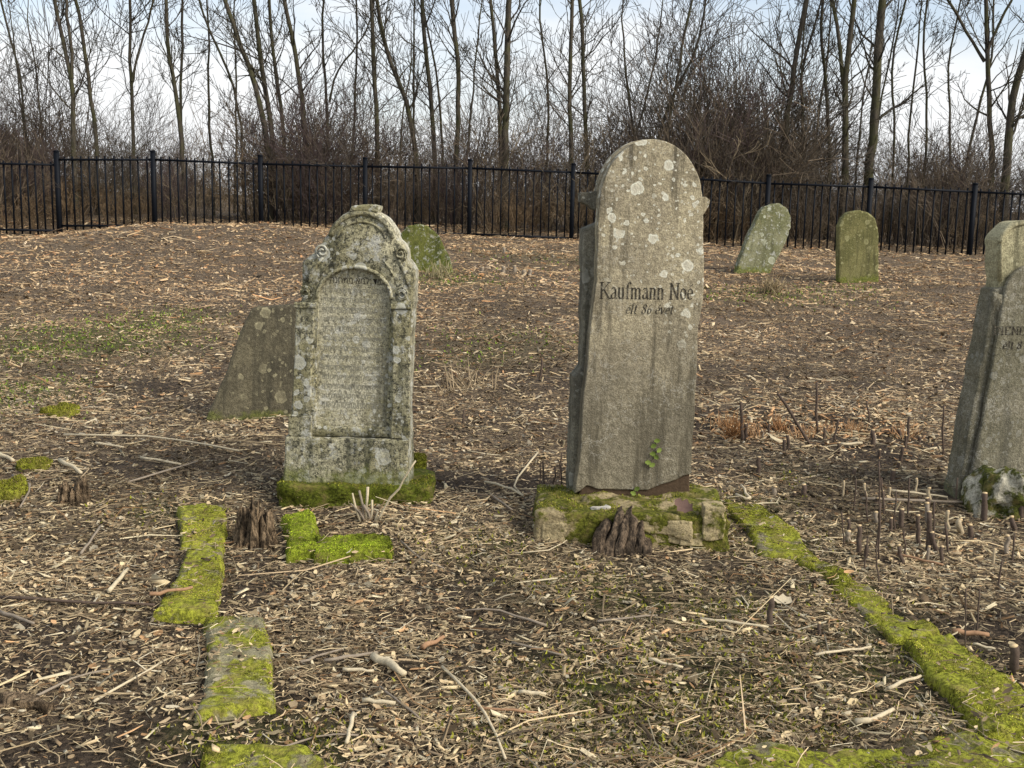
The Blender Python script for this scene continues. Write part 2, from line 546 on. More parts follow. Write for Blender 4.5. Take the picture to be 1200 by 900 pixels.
# ------------------------------------------------------------------ ground
MOSS_SPOTS = [  # pixel, radius m, strength: moss and low green growth on the soil
    (100, 398, 0.9, 0.9), (165, 388, 0.6, 1.0), (60, 410, 0.8, 0.9), (200, 372, 0.5, 0.8), (10, 460, 0.5, 0.8), (200, 600, 0.25, 0.5), (20, 470, 0.5, 0.5), (860, 600, 0.3, 0.8), (920, 640, 0.25, 0.7), (1000, 700, 0.25, 0.6),
    (700, 840, 0.4, 0.9), (760, 860, 0.35, 1.0), (860, 840, 0.35, 0.9), (940, 800, 0.3, 0.8), (780, 790, 0.3, 0.7), (620, 860, 0.25, 0.6), (930, 560, 0.2, 0.4), (1150, 860, 0.3, 0.7),
    (820, 720, 0.35, 0.75), (690, 690, 0.3, 0.7), (900, 760, 0.3, 0.7), (560, 640, 0.3, 0.5), (900, 345, 0.9, 0.5), (985, 340, 0.7, 0.35), (600, 400, 0.8, 0.3),
    (520, 330, 0.8, 0.5), (560, 420, 0.5, 0.4), (260, 870, 0.18, 0.6), (350, 880, 0.2, 0.7), (640, 300, 1.2, 0.35), (1050, 770, 0.25, 0.7)]
MS = [(gpt(u, v), r, s) for (u, v, r, s) in MOSS_SPOTS]


def moss_field(x, y):
    s = np.zeros_like(x)
    for p, r, k in MS:
        s = np.maximum(s, k * np.exp(-((x - p.x) ** 2 + (y - p.y) ** 2) / (r * r)))
    return s


BARE = [(gpt(580, 755), 0.16), (gpt(640, 770), 0.14), (gpt(540, 690), 0.2), (gpt(470, 790), 0.12), (gpt(830, 790), 0.2), (gpt(1020, 790), 0.15), (gpt(700, 800), 0.2), (gpt(330, 690), 0.12), (gpt(880, 690), 0.15)]


def bareness(x, y):
    b_ = np.clip((fbm(x * 1.3, y * 1.3, 120, 3) - 0.02) * 3.5, 0, 1) * np.clip((12 - y) / 4, 0.25, 1) * 0.8
    for (q_, rad_) in BARE:
        b_ = np.maximum(b_, 0.8 * np.exp(-(((x - q_.x) / rad_) ** 2 + ((y - q_.y) / rad_) ** 2)))
    return b_


def axis(lo, hi, fine, lim, grow=1.09):
    a = list(np.arange(lo, hi + 1e-6, fine))
    st = fine
    while a[-1] < lim:
        st *= grow
        a.append(a[-1] + st)
    return a


half = axis(0, 3.0, 0.035, 900, 1.07)
xs = np.array([-v for v in half[:0:-1]] + half)
ys = np.array([-40, -20, -10, -5, -2, 0, 1.0, 1.6] + axis(2.0, 7.5, 0.035, 1500, 1.035))
XX, YY = np.meshgrid(xs, ys)
ZZ = G(XX, YY)
V = np.stack([XX, YY, ZZ], -1).reshape(-1, 3)
nx, ny = len(xs), len(ys)
ii = (np.arange(ny - 1)[:, None] * nx + np.arange(nx - 1)[None, :]).ravel()
quads = np.stack([ii, ii + 1, ii + nx + 1, ii + nx], -1)
mt, t, b = new_mat('soil_and_litter')
tc = t.nodes.new('ShaderNodeTexCoord')
v = tc.outputs['Object']
nA = noise(t, v, 1.1, 5, 0.65)
nB = noise(t, v, 45, 5, 0.75)
nC = noise(t, v, 9, 4, 0.7)
c = mix(t, rng_map(t, nB, 0.36, 0.64), (0.034, 0.025, 0.016), (0.30, 0.225, 0.145))
c = mix(t, rng_map(t, nC, 0.42, 0.66, 0, 0.55), c, (0.09, 0.066, 0.045))
c = mix(t, rng_map(t, nA, 0.5, 0.75, 0, 0.5), c, (0.26, 0.19, 0.13))
at = t.nodes.new('ShaderNodeAttribute'); at.attribute_name = 'col'
sp = t.nodes.new('ShaderNodeSeparateColor'); t.links.new(at.outputs['Color'], sp.inputs[0])
c = mix(t, sp.outputs[1], c, mix(t, rng_map(t, nB, 0.36, 0.64), (0.022, 0.016, 0.011), (0.10, 0.072, 0.048)))
gm = math_(t, 'MULTIPLY', sp.outputs[0], rng_map(t, nC, 0.35, 0.6))
c = mix(t, gm, c, mix(t, nB, (0.04, 0.055, 0.01), (0.17, 0.19, 0.04)))
t.links.new(c, b.inputs['Base Color'])
bump(t, b, math_(t, 'ADD', nB, math_(t, 'MULTIPLY', noise(t, v, 160, 3, 0.7), 0.5)), 1.0, 0.03)
M['soil'] = mt
cc = np.zeros((len(V), 3)); cc[:, 0] = moss_field(V[:, 0], V[:, 1]); cc[:, 1] = bareness(V[:, 0], V[:, 1])
gme = mk_mesh('ground', V, [quads], M['soil'], cc, True)
ground = tag(link('ground', gme), kind='structure')

# ------------------------------------------------------------------ kerb stones
FOOT = []           # footprints (4 corner xy) where litter is thin


def blade_fuzz(P, hgt, wid, cols, r):
    """one tiny frond (triangle) per point"""
    n = len(P)
    a = r.uniform(0, 2 * np.pi, n)
    d = np.stack([np.cos(a), np.sin(a), np.zeros(n)], -1)
    w = r.uniform(0.6, 1.3, n)[:, None] * wid
    h = r.uniform(0.4, 1.3, n)[:, None] * hgt
    lean = np.stack([r.normal(0, 0.5, n), r.normal(0, 0.5, n), np.ones(n)], -1)
    A = P - d * w; B = P + d * w; T = P + lean * h
    V = np.stack([A, B, T], 1).reshape(-1, 3)
    F = np.arange(3 * n).reshape(n, 3)
    return V, F, np.repeat(cols, 3, axis=0)


def moss_cols(n, r, bright=1.0):
    pal = np.array([(0.33, 0.345, 0.035), (0.46, 0.45, 0.06), (0.14, 0.155, 0.014), (0.48, 0.40, 0.10), (0.24, 0.175, 0.075)])
    return pal[r.choice(5, n, p=[0.32, 0.24, 0.2, 0.14, 0.1])] * r.uniform(0.55, 1.15, n)[:, None] * bright


def block(name, quads_px, h, mat, label, cat, group=None, fuzz=3000, cover=0.0, seed=0, bright=(1.0, 1.0, 1.0), rough=0.012, foot=True, sink=0.0):
    """a worn stone lying in the ground; each quad is back-left, back-right, front-right, front-left of its top in the photograph"""
    Vs, Fs, FZ, nb = [], [], [], 0
    r = np.random.default_rng(seed + 100)
    allc = []
    for qi, qp in enumerate(quads_px):
        C = [np.array(gpt(u, v, h)) for u, v in qp]
        allc += C
        if foot: FOOT.append([c[:2] for c in C])
        L = max(np.linalg.norm(C[3][:2] - C[0][:2]), np.linalg.norm(C[2][:2] - C[1][:2]))
        Wd = max(np.linalg.norm(C[1][:2] - C[0][:2]), np.linalg.norm(C[2][:2] - C[3][:2]))

        def edge(len_m):
            e = np.array([0.0, 0.006, 0.016, 0.03]) / len_m
            e = np.minimum(e, 0.2)
            k = max(4, int(len_m / 0.018))
            return np.concatenate([e, np.linspace(e[-1], 1 - e[-1], k)[1:-1], 1 - e[::-1]])
        S, T = np.meshgrid(edge(Wd), edge(L))

        def surf(S, T):
            wS = S + 0; wT = T + 0
            x = (C[0][0] * (1 - S) + C[1][0] * S) * (1 - T) + (C[3][0] * (1 - S) + C[2][0] * S) * T
            y = (C[0][1] * (1 - S) + C[1][1] * S) * (1 - T) + (C[3][1] * (1 - S) + C[2][1] * S) * T
            zt = (C[0][2] * (1 - S) + C[1][2] * S) * (1 - T) + (C[3][2] * (1 - S) + C[2][2] * S) * T
            d = np.minimum(np.minimum(S, 1 - S) * Wd, np.minimum(T, 1 - T) * L)
            e = np.clip(d / 0.028, 0, 1)
            e = np.sqrt(np.clip(1 - (1 - e) ** 2.4, 0, 1))
            nz = rough * 2.0 * fbm(x * 9, y * 9, seed + qi * 7, 3) + rough * 0.7 * fbm(x * 45, y * 45, seed + 3, 2)
            top = zt + nz - sink * np.clip(fbm(x * 5, y * 5, seed + 31, 2) + 0.25, 0, 1)
            bot = G(x, y) - 0.06
            wob = 0.014 * (1 - e)
            x = x + wob * 2.5 * vnoise(x * 22, y * 22, seed + 5) + 0.05 * vnoise(x * 5, y * 5, seed + 15)
            y = y + wob * 2.5 * vnoise(x * 22, y * 22, seed + 6) + 0.05 * vnoise(x * 5, y * 5, seed + 16)
            return x, y, bot + (top - bot) * e
        x, y, z = surf(S, T)
        P = np.stack([x, y, z], -1)
        n_t, n_s = S.shape
        ii = (np.arange(n_t - 1)[:, None] * n_s + np.arange(n_s - 1)[None, :]).ravel()
        Fs.append(np.stack([ii, ii + n_s, ii + n_s + 1, ii + 1], -1) + nb)
        Vs.append(P.reshape(-1, 3)); nb += S.size
        k = int(fuzz * (L * Wd) / 0.12)
        fs, ft = r.uniform(0.0, 1, k), r.uniform(0.0, 1, k)
        fx, fy, fz = surf(fs, ft)
        keep = (fbm(fx * 8, fy * 8, seed + 40, 3) + cover) > 0
        FZ.append(np.stack([fx, fy, fz - 0.002], -1)[keep])
    allc = np.array(allc)
    org = np.array([allc[:, 0].mean(), allc[:, 1].mean(), 0.0]); org[2] = g1(org[0], org[1])
    # wind so that the top looks up
    me = mk_mesh(name, np.concatenate(Vs) - org, Fs, mat, None, True)
    o = tag(link(name, me, loc=org), label, cat, group)
    FZ = np.concatenate(FZ)
    if len(FZ):
        tone = np.clip(0.95 + 2.0 * fbm(FZ[:, 0] * 8, FZ[:, 1] * 8, seed + 60, 3), 0.3, 1.6)[:, None]
        Vf, Ff, Cf = blade_fuzz(FZ - org, 0.005, 0.0026, moss_cols(len(FZ), r) * np.asarray(bright) * tone, r)
        mo = link('moss', mk_mesh('moss', Vf, [Ff], M['moss_fuzz'], Cf), o)
        mo['kind'] = 'stuff'
    return o


KG = 'kerb stones round the grave plot'
block('kerb_stone', [[(207, 592), (270, 589), (265, 631), (204, 636)]], 0.04, M['kerb_moss'], 'small mossy kerb stone beside the rotten stump', 'kerb', KG, 5200, -0.08, 1)
block('kerb_stone', [[(215, 639), (264, 634), (254, 717), (180, 717)]], 0.045, M['kerb_moss'], 'long kerb stone thick with green moss, reddish stick across its end', 'kerb', KG, 6500, -0.02, 2)
block('kerb_stone', [[(241, 719), (312, 717), (323, 822), (228, 838)]], 0.045, M['kerb_half'], 'half bare grey kerb stone with moss in patches', 'kerb', KG, 4200, -0.17, 3)
block('kerb_stone', [[(243, 872), (345, 868), (455, 935), (228, 935)]], 0.04, M['kerb_moss'], 'kerb stone half buried in litter, lumpy moss on top', 'kerb', KG, 5000, -0.1, 4)
block('kerb_stone', [[(331, 600), (366, 598), (374, 641), (331, 645)], [(364, 624), (460, 629), (457, 641), (366, 645)]], 0.07, M['kerb_vivid'],
      'broken L-shaped stone covered in bright green moss', 'kerb', KG, 9000, 0.6, 5, (0.86, 1.08, 0.6))
block('kerb_stone', [[(846, 580), (896, 590), (962, 650), (890, 646)]], 0.035, M['kerb_moss'], 'sunken mossy kerb stone running from the broken plinth', 'kerb', KG, 6500, 0.02, 6, sink=0.03)
block('kerb_stone', [[(936, 648), (966, 650), (1102, 738), (1046, 746)]], 0.045, M['kerb_moss'], 'narrow mossy kerb stone between the sunken one and the wide one', 'kerb', KG, 6500, 0.05, 7, sink=0.04)
block('kerb_stone', [[(1056, 744), (1108, 738), (1275, 858), (1150, 862)]], 0.045, M['kerb_full'], 'wide kerb stone smooth with yellow-green moss', 'kerb', KG, 6000, 0.06, 8)
block('kerb_stone', [[(850, 873), (1290, 850), (1330, 930), (780, 938)]], 0.035, M['kerb_moss'], 'long front kerb stone under moss, strewn with twigs', 'kerb', KG, 4500, -0.06, 9, sink=0.03)


# ------------------------------------------------------------------ headstones
def resample(pts, step):
    out = []
    n = len(pts)
    for i in range(n):
        a = np.array(pts[i], float); b_ = np.array(pts[(i + 1) % n], float)
        k = max(1, int(np.linalg.norm(b_ - a) / step))
        for j in range(k):
            out.append(a + (b_ - a) * j / k)
    return np.array(out)


def normals2d(p):
    d = np.roll(p, -1, 0) - np.roll(p, 1, 0)
    n = np.stack([d[:, 1], -d[:, 0]], -1)
    n /= np.linalg.norm(n, axis=1, keepdims=True) + 1e-9
    area = 0.5 * np.sum(p[:, 0] * np.roll(p[:, 1], -1) - np.roll(p[:, 0], -1) * p[:, 1])
    return n if area > 0 else -n


def grid_fill(pts, y, sgn, step=None):
    pass


def prism(name, pts, y0, y1, mat, parent, bev=0.008, jit=0.0, step=0.02, seed=0):
    """outline (x, z) given depth from y0 (front) to y1 (back), edges eased and chipped"""
    p = resample(pts, step)
    n = normals2d(p)
    if jit:
        q = fbm(p[:, 0] * 14 + seed, p[:, 1] * 14, seed, 3)
        p = p + n * (q * jit * 2)[:, None]
    N_ = len(p)
    bq = bev * (1 + 0.9 * vnoise(p[:, 0] * 20, p[:, 1] * 20 + seed, seed + 2)) if bev else np.zeros(N_)
    ins = p - n * bq[:, None]
    rings = [(ins, np.full(N_, y0)), (p - n * (bq * 0.3)[:, None], y0 + bq * 0.3), (p, y0 + bq), (p, y1 - bq), (ins, np.full(N_, y1))]
    V = np.concatenate([np.stack([a[:, 0], yy, a[:, 1]], -1) for a, yy in rings])
    bm = bmesh.new()
    vs = [bm.verts.new(c) for c in V]
    area = 0.5 * np.sum(p[:, 0] * np.roll(p[:, 1], -1) - np.roll(p[:, 0], -1) * p[:, 1])
    for k in range(len(rings) - 1):
        for i in range(N_):
            j = (i + 1) % N_
            bm.faces.new((vs[k * N_ + i], vs[k * N_ + j], vs[(k + 1) * N_ + j], vs[(k + 1) * N_ + i]))
    caps_ = [bm.faces.new(vs[:N_]), bm.faces.new(vs[-N_:][::-1])]
    bmesh.ops.recalc_face_normals(bm, faces=bm.faces)
    bmesh.ops.triangulate(bm, faces=caps_, quad_method='BEAUTY', ngon_method='BEAUTY')
    me = bpy.data.meshes.new(name)
    bm.to_mesh(me); bm.free()
    me.materials.append(mat)
    return link(name, me, parent)


def box_part(name, x0, x1, y0, y1, z0, z1, mat, parent, bev=0.006, jit=0.003, seed=0):
    return prism(name, [(x0, z0), (x1, z0), (x1, z1), (x0, z1)], y0, y1, mat, parent, bev, jit, 0.03, seed)


def arc(cx, cz, rx, rz, a0, a1, n=20):
    return [(cx + rx * math.cos(R(a0 + (a1 - a0) * i / n)), cz + rz * math.sin(R(a0 + (a1 - a0) * i / n))) for i in range(n + 1)]


def tube_part(name, pts, rad, mat, parent, sides=8):
    tb = Tubes()
    rr = rad if hasattr(rad, '__len__') else [rad] * len(pts)
    tb.add(np.array(pts, float), rr)
    return link(name, tb.mesh(name, mat, sides, True, True), parent)


# --- a small roman letter set drawn with a broad pen: thick stems, thin hairlines, serifs
GL = {
    'K': (0.60, [[(0.1, 0), (0.1, 0.74)], [(0.13, 0.33), (0.5, 0.74)], [(0.22, 0.43), (0.54, 0)], [(0.0, 0), (0.2, 0)], [(0.0, 0.74), (0.2, 0.74)], [(0.4, 0.74), (0.58, 0.74)], [(0.44, 0), (0.64, 0)]]),
    'N': (0.60, [[(0.1, 0), (0.1, 0.74)], [(0.1, 0.74), (0.48, 0)], [(0.48, 0), (0.48, 0.74)], [(0.0, 0), (0.2, 0)], [(0.0, 0.74), (0.14, 0.74)], [(0.38, 0.74), (0.58, 0.74)]]),
    'a': (0.40, [[(0.05, 0.42), (0.12, 0.5), (0.22, 0.5), (0.28, 0.42), (0.28, 0.1), (0.33, 0.0), (0.38, 0.03)], [(0.28, 0.3), (0.14, 0.25), (0.06, 0.16), (0.06, 0.06), (0.13, 0.0), (0.2, 0.03), (0.28, 0.12)]]),
    'u': (0.44, [[(0.08, 0.5), (0.08, 0.12), (0.14, 0.01), (0.22, 0.01), (0.31, 0.12)], [(0.31, 0.5), (0.31, 0.0)], [(0.01, 0.5), (0.08, 0.5)], [(0.24, 0.5), (0.31, 0.5)], [(0.31, 0), (0.39, 0)]]),
    'f': (0.28, [[(0.12, 0), (0.12, 0.62), (0.17, 0.74), (0.25, 0.75), (0.3, 0.68)], [(0.03, 0.48), (0.26, 0.48)], [(0.03, 0), (0.22, 0)]]),
    'm': (0.66, [[(0.09, 0), (0.09, 0.5)], [(0.09, 0.36), (0.17, 0.49), (0.24, 0.5), (0.3, 0.42), (0.3, 0)], [(0.3, 0.36), (0.39, 0.49), (0.46, 0.5), (0.52, 0.42), (0.52, 0)], [(0.02, 0.5), (0.09, 0.5)], [(0.02, 0), (0.16, 0)], [(0.24, 0), (0.37, 0)], [(0.46, 0), (0.6, 0)]]),
    'n': (0.44, [[(0.09, 0), (0.09, 0.5)], [(0.09, 0.36), (0.17, 0.49), (0.25, 0.5), (0.31, 0.42), (0.31, 0)], [(0.02, 0.5), (0.09, 0.5)], [(0.02, 0), (0.16, 0)], [(0.24, 0), (0.38, 0)]]),
    'o': (0.40, [[(0.19, 0.5), (0.09, 0.43), (0.05, 0.25), (0.09, 0.07), (0.19, 0.0), (0.29, 0.07), (0.33, 0.25), (0.29, 0.43), (0.19, 0.5)]]),
    'e': (0.38, [[(0.07, 0.27), (0.31, 0.27), (0.3, 0.42), (0.2, 0.5), (0.1, 0.43), (0.05, 0.25), (0.09, 0.07), (0.2, 0.0), (0.32, 0.08)]]),
    'é': (0.38, [[(0.07, 0.27), (0.31, 0.27), (0.3, 0.42), (0.2, 0.5), (0.1, 0.43), (0.05, 0.25), (0.09, 0.07), (0.2, 0.0), (0.32, 0.08)], [(0.17, 0.57), (0.3, 0.7)]]),
    'l': (0.24, [[(0.1, 0), (0.1, 0.76)], [(0.03, 0), (0.18, 0)], [(0.03, 0.76), (0.1, 0.76)]]),
    't': (0.28, [[(0.12, 0.64), (0.12, 0.08), (0.18, 0.0), (0.25, 0.04)], [(0.03, 0.5), (0.24, 0.5)]]),
    'v': (0.40, [[(0.04, 0.5), (0.19, 0.0)], [(0.19, 0.0), (0.34, 0.5)], [(0.0, 0.5), (0.1, 0.5)], [(0.28, 0.5), (0.39, 0.5)]]),
    '8': (0.44, [[(0.2, 0.74), (0.1, 0.68), (0.08, 0.56), (0.14, 0.45), (0.28, 0.34), (0.34, 0.2), (0.29, 0.05), (0.2, 0.0), (0.1, 0.05), (0.05, 0.18), (0.12, 0.34), (0.26, 0.45), (0.32, 0.57), (0.29, 0.68), (0.2, 0.74)]]),
    '6': (0.44, [[(0.31, 0.7), (0.2, 0.72), (0.1, 0.58), (0.06, 0.3), (0.1, 0.06), (0.2, 0.0), (0.3, 0.07), (0.33, 0.22), (0.28, 0.37), (0.18, 0.4), (0.08, 0.3)]]),
    'D': (0.56, [[(0.1, 0), (0.1, 0.74)], [(0.1, 0.74), (0.3, 0.72), (0.44, 0.55), (0.46, 0.37), (0.44, 0.2), (0.3, 0.02), (0.1, 0)], [(0.0, 0), (0.12, 0)], [(0.0, 0.74), (0.12, 0.74)]]),
    'I': (0.28, [[(0.12, 0), (0.12, 0.74)], [(0.02, 0), (0.22, 0)], [(0.02, 0.74), (0.22, 0.74)]]),
    'E': (0.50, [[(0.1, 0), (0.1, 0.74)], [(0.02, 0), (0.4, 0), (0.42, 0.14)], [(0.02, 0.74), (0.38, 0.74), (0.4, 0.62)], [(0.1, 0.38), (0.3, 0.38)]]),
    'R': (0.56, [[(0.1, 0), (0.1, 0.74)], [(0.1, 0.74), (0.32, 0.73), (0.42, 0.62), (0.4, 0.48), (0.3, 0.39), (0.1, 0.38)], [(0.24, 0.38), (0.48, 0)], [(0.02, 0), (0.2, 0)], [(0.02, 0.74), (0.12, 0.74)], [(0.42, 0), (0.54, 0)]]),
    ' ': (0.26, []), 
}


def inscription(text, x0, x1, z, capz, y, mat, parent, thick=0.085, thin=0.03, slant=0.0, name='inscription'):
    """letters cut as thin dark inlays; text fills x0..x1, stands on z, capital height capz"""
    tot = sum(GL[ch][0] for ch in text)
    sx = (x1 - x0) / tot
    sz = capz / 0.74
    V, F = [], []
    cx = 0.0
    for ch in text:
        adv, strokes = GL[ch]
        for s in strokes:
            for i in range(len(s) - 1):
                a = np.array(s[i], float); b_ = np.array(s[i + 1], float)
                d = b_ - a
                L = np.linalg.norm(d)
                if L < 1e-6: continue
                d /= L
                up = abs(d[1])
                w = thin + (thick - thin) * up ** 1.4
                if d[0] * d[1] > 0.12: w = thin * 1.15
                nrm = np.array([-d[1], d[0]]) * w * 0.5
                ex = d * w * 0.25
                qd = [a - nrm - ex, b_ - nrm + ex, b_ + nrm + ex, a + nrm - ex]
                k = len(V)
                for q in qd:
                    X = x0 + (cx + q[0] + slant * q[1]) * sx
                    Z = z + q[1] * sz
                    V.append((X, y - 0.0004 * (1 + (i % 3) * 0.2), Z))
                F.append((k, k + 1, k + 2, k + 3))
        cx += adv
    me = mk_mesh(name, np.array(V), [np.array(F)], mat)
    return link(name, me, parent)


class Loc:
    """pixel -> local (x, z) on the upright plane at distance Y about base point"""
    def __init__(s, cu, cv, Y, z0):
        p = atY(cu, cv, Y)
        s.Y = Y; s.x0 = p.x; s.z0 = z0

    def __call__(s, u, v):
        p = atY(u, v, s.Y)
        return (p.x - s.x0, p.z - s.z0)


# === tall tan headstone on the broken plinth
Yk = 5.44
slab_h = 0.165
zk = g1(0.6, 5.3) + slab_h
K = Loc(739, 580, Yk, zk)
ks = empty('headstone', (K.x0, Yk, zk), (R(-1.5), 0, R(7)))
tag(ks, 'tall round-topped tan headstone carved with a name, on the broken mossy plinth', 'headstone')
# front tablet: eroded lower edge, chipped right edge, round head
hx0, hz0 = K(702, 232); hx1, _ = K(826, 232)
_, hztop = K(764, 163)
cxh = 0.5 * (hx0 + hx1)
head = arc(cxh, hz0 - 0.03, (hx1 - hx0) / 2, hztop - hz0 + 0.03, 0, 180, 30)
low = [K(u, v) for (u, v) in [(671, 574), (677, 571), (685, 565), (699, 570), (713, 571), (738, 572), (757, 573), (768, 569), (777, 566), (791, 562), (800, 557), (809, 555)]]
right = [K(u, v) for (u, v) in [(812, 510), (816, 440), (819, 385), (822, 365), (825, 350), (826, 330), (826, 270)]]
left = [K(u, v) for (u, v) in [(700, 262), (697, 330), (690, 385), (685, 436), (681, 470), (677, 527)]]
tab = prism('tablet', low + right + head + left, -0.045, 0.035, M['stone_tan'], ks, 0.005, 0.003, 0.016, 3)
# wider body behind, stepped at the sides
bodyL = [K(u, v) for (u, v) in [(687, 268), (686, 330), (683, 430), (674, 442), (671, 500), (668, 576)]]
bodyR = [K(u, v) for (u, v) in [(811, 576), (814, 500), (819, 442), (821, 430), (826, 330), (829, 276)]]
topc = [K(815, 262), K(708, 258)]
prism('back_body', [K(668, 580), K(811, 580)] + bodyR[1:] + topc + bodyL[:-1], 0.037, 0.17, M['stone_shaded'], ks, 0.012, 0.006, 0.02, 5)
# head of the back body, rim behind the round top
rim = arc(cxh - 0.004, hz0 - 0.03, (hx1 - hx0) / 2 + 0.006, hztop - hz0 + 0.036, -4, 184, 30)
prism('head_rim', rim, 0.038, 0.12, M['stone_tan'], ks, 0.01, 0.003, 0.02, 6)
bk = [K(u, v) for (u, v) in [(682, 225), (708, 222), (710, 248), (697, 245), (690, 239), (683, 236)]]
prism('bracket', bk, 0.04, 0.11, M['stone_shaded'], ks, 0.006, 0.002, 0.01, 7)
bk = [K(u, v) for (u, v) in [(818, 232), (833, 230), (838, 235), (835, 243), (828, 254), (818, 260)]]
prism('bracket', bk, 0.01, 0.1, M['stone_tan'], ks, 0.006, 0.003, 0.01, 8)
a = K(701, 348.5); b_ = K(813, 349); tz = K(757, 331)[1]
inscription('Kaufmann Noé', a[0], b_[0], a[1] - 0.002, tz - a[1], -0.0462, M['letter'], ks, 0.088, 0.034)
a = K(731, 367); b_ = K(788, 368); tz = K(757, 356.5)[1]
wd = b_[0] - a[0]
for word, f0, f1 in (('élt', 0.0, 0.24), ('86', 0.33, 0.56), ('évet', 0.62, 1.0)):
    inscription(word, a[0] + wd * f0, a[0] + wd * f1, a[1], tz - a[1], -0.0462, M['letter'], ks, 0.085, 0.035, 0.22)
# crumbling mortar bed under the tablet
mb = [K(u, v) for (u, v) in [(673, 594), (806, 594), (808, 550), (795, 554), (770, 560), (720, 560), (690, 556), (680, 556)]]
prism('mortar_bed', mb, -0.034, 0.10, M['mortar'], ks, 0.01, 0.012, 0.015, 9)

# plinth of that stone: broken block with yellow stone showing through moss
pc = [gpt(628, 643), gpt(852, 637)]
px0, px1 = pc[0].x, pc[1].x
yf = 0.5 * (pc[0].y + pc[1].y)
pl = empty('broken_plinth', (0.5 * (px0 + px1), yf + 0.25, g1(0.6, 5.3)), (0, 0, R(-1)))
tag(pl, 'broken stone plinth with moss and crumbling yellow edges', 'plinth')
hw = (px1 - px0) / 2


def lump_block(name, x0, x1, y0, y1, z0, z1, mat, parent, seed, amp=0.02, n=22, ex=10):
    """boxy stone with crumbled faces"""
    bm = bmesh.new()
    bmesh.ops.create_cube(bm, size=1.0)
    bmesh.ops.subdivide_edges(bm, edges=bm.edges[:], cuts=n, use_grid_fill=True)
    co = np.array([v_.co[:] for v_ in bm.verts])
    q = np.abs(co) * 2
    # ease the corners
    nrm = (q ** ex).sum(1) ** (1.0 / ex)
    co = co / np.maximum(nrm, 1e-6)[:, None]
    P = np.stack([x0 + (co[:, 0] + 0.5) * (x1 - x0), y0 + (co[:, 1] + 0.5) * (y1 - y0), z0 + (co[:, 2] + 0.5) * (z1 - z0)], -1)
    d = co / (np.linalg.norm(co, axis=1, keepdims=True) + 1e-9)
    f = fbm(P[:, 0] * 11 + P[:, 2] * 7, P[:, 1] * 11 - P[:, 2] * 9, seed, 4)
    f2 = np.where(vnoise(P[:, 0] * 9 + P[:, 1] * 5, P[:, 2] * 14 + P[:, 1] * 6, seed + 8) > 0.22, -0.6, 0.0)
    P = P + d * ((f + f2) * amp * 2)[:, None]
    for v_, c_ in zip(bm.verts, P): v_.co = c_
    me = bpy.data.meshes.new(name); bm.to_mesh(me); bm.free()
    me.polygons.foreach_set('use_smooth', np.ones(len(me.polygons), bool))
    me.materials.append(mat)
    return link(name, me, parent)


def fuzz_on(o, n, parent, seed, cover=0.0, up=0.35, hgt=0.012, wid=0.0035, bright=1.0, zmin=-1):
    """moss fronds over the faces of a mesh object (in its own space)"""
    r = np.random.default_rng(seed)
    me = o.data
    me.calc_loop_triangles()
    nt_ = len(me.loop_triangles)
    tri = np.empty(nt_ * 3, np.int32); me.loop_triangles.foreach_get('vertices', tri); tri = tri.reshape(-1, 3)
    co = np.empty(len(me.vertices) * 3, np.float32); me.vertices.foreach_get('co', co); co = co.reshape(-1, 3)
    A, B, C = co[tri[:, 0]], co[tri[:, 1]], co[tri[:, 2]]
    cr = np.cross(B - A, C - A); ar = np.linalg.norm(cr, axis=1)
    nz = cr[:, 2] / (ar + 1e-12)
    w = ar * (nz > up)
    if w.sum() <= 0: return
    k = r.choice(nt_, n, p=w / w.sum())
    u, v_ = r.uniform(0, 1, n), r.uniform(0, 1, n)
    f = u + v_ > 1; u[f] = 1 - u[f]; v_[f] = 1 - v_[f]
    P = A[k] + (B - A)[k] * u[:, None] + (C - A)[k] * v_[:, None]
    keep = (fbm(P[:, 0] * 9 + P[:, 2] * 6, P[:, 1] * 9, seed, 3) + cover > 0) & (P[:, 2] > zmin)
    P = P[keep]
    if not len(P): return
    V, F, C_ = blade_fuzz(P, hgt, wid, moss_cols(len(P), r, bright), r)
    mo = link('moss', mk_mesh('moss', V, [F], M['moss_fuzz'], C_), parent)
    mo['kind'] = 'stuff'
    return mo


sb = lump_block('block', -hw, hw, -0.25, 0.33, -0.08, slab_h, M['slab_moss'], pl, 21, 0.016, 40, 30)
fuzz_on(sb, 7000, sb, 4, -0.08, 0.3, 0.008, 0.003, 0.75, 0.0)
for (u_, v_, wpx, hpx, sd_) in ((776, 628, 74, 30, 22), (838, 618, 26, 42, 23), (742, 632, 26, 16, 24), (812, 634, 30, 16, 25), (650, 628, 30, 24, 26)):
    q_ = atY(u_, v_, yf - 0.012)
    m_ = yf / FPX
    lump_block('stone_piece', q_.x - pl.location.x - wpx * m_ / 2, q_.x - pl.location.x + wpx * m_ / 2, -0.256, -0.15, q_.z - pl.location.z - hpx * m_ * 0.4, q_.z - pl.location.z + hpx * m_ * 0.6, M['limestone'], pl, sd_, 0.009, 18, 40)
for (u_, v_, wpx, sd_) in ((704, 591, 26, 27),):
    q_ = atY(u_, v_, yf + 0.1)
    m_ = yf / FPX
    lump_block('mortar_piece', q_.x - pl.location.x - wpx * m_ / 2, q_.x - pl.location.x + wpx * m_ / 2, -0.17, -0.11, slab_h - 0.012, slab_h + 0.012, M['chalk'], pl, sd_, 0.014, 10, 8)
FOOT.append([(px0, yf + .55), (px1, yf + .55), (px1, yf), (px0, yf)])

# === ornate pale headstone with pilasters
p0 = gpt(325, 592); p1 = gpt(503, 594)
yl = 0.5 * (p0.y + p1.y)
zl0 = g1(-0.8, yl)
Yl = yl + 0.12
lh = 0.105
zl = zl0 + lh
Lc = Loc(407, 566, Yl, zl)


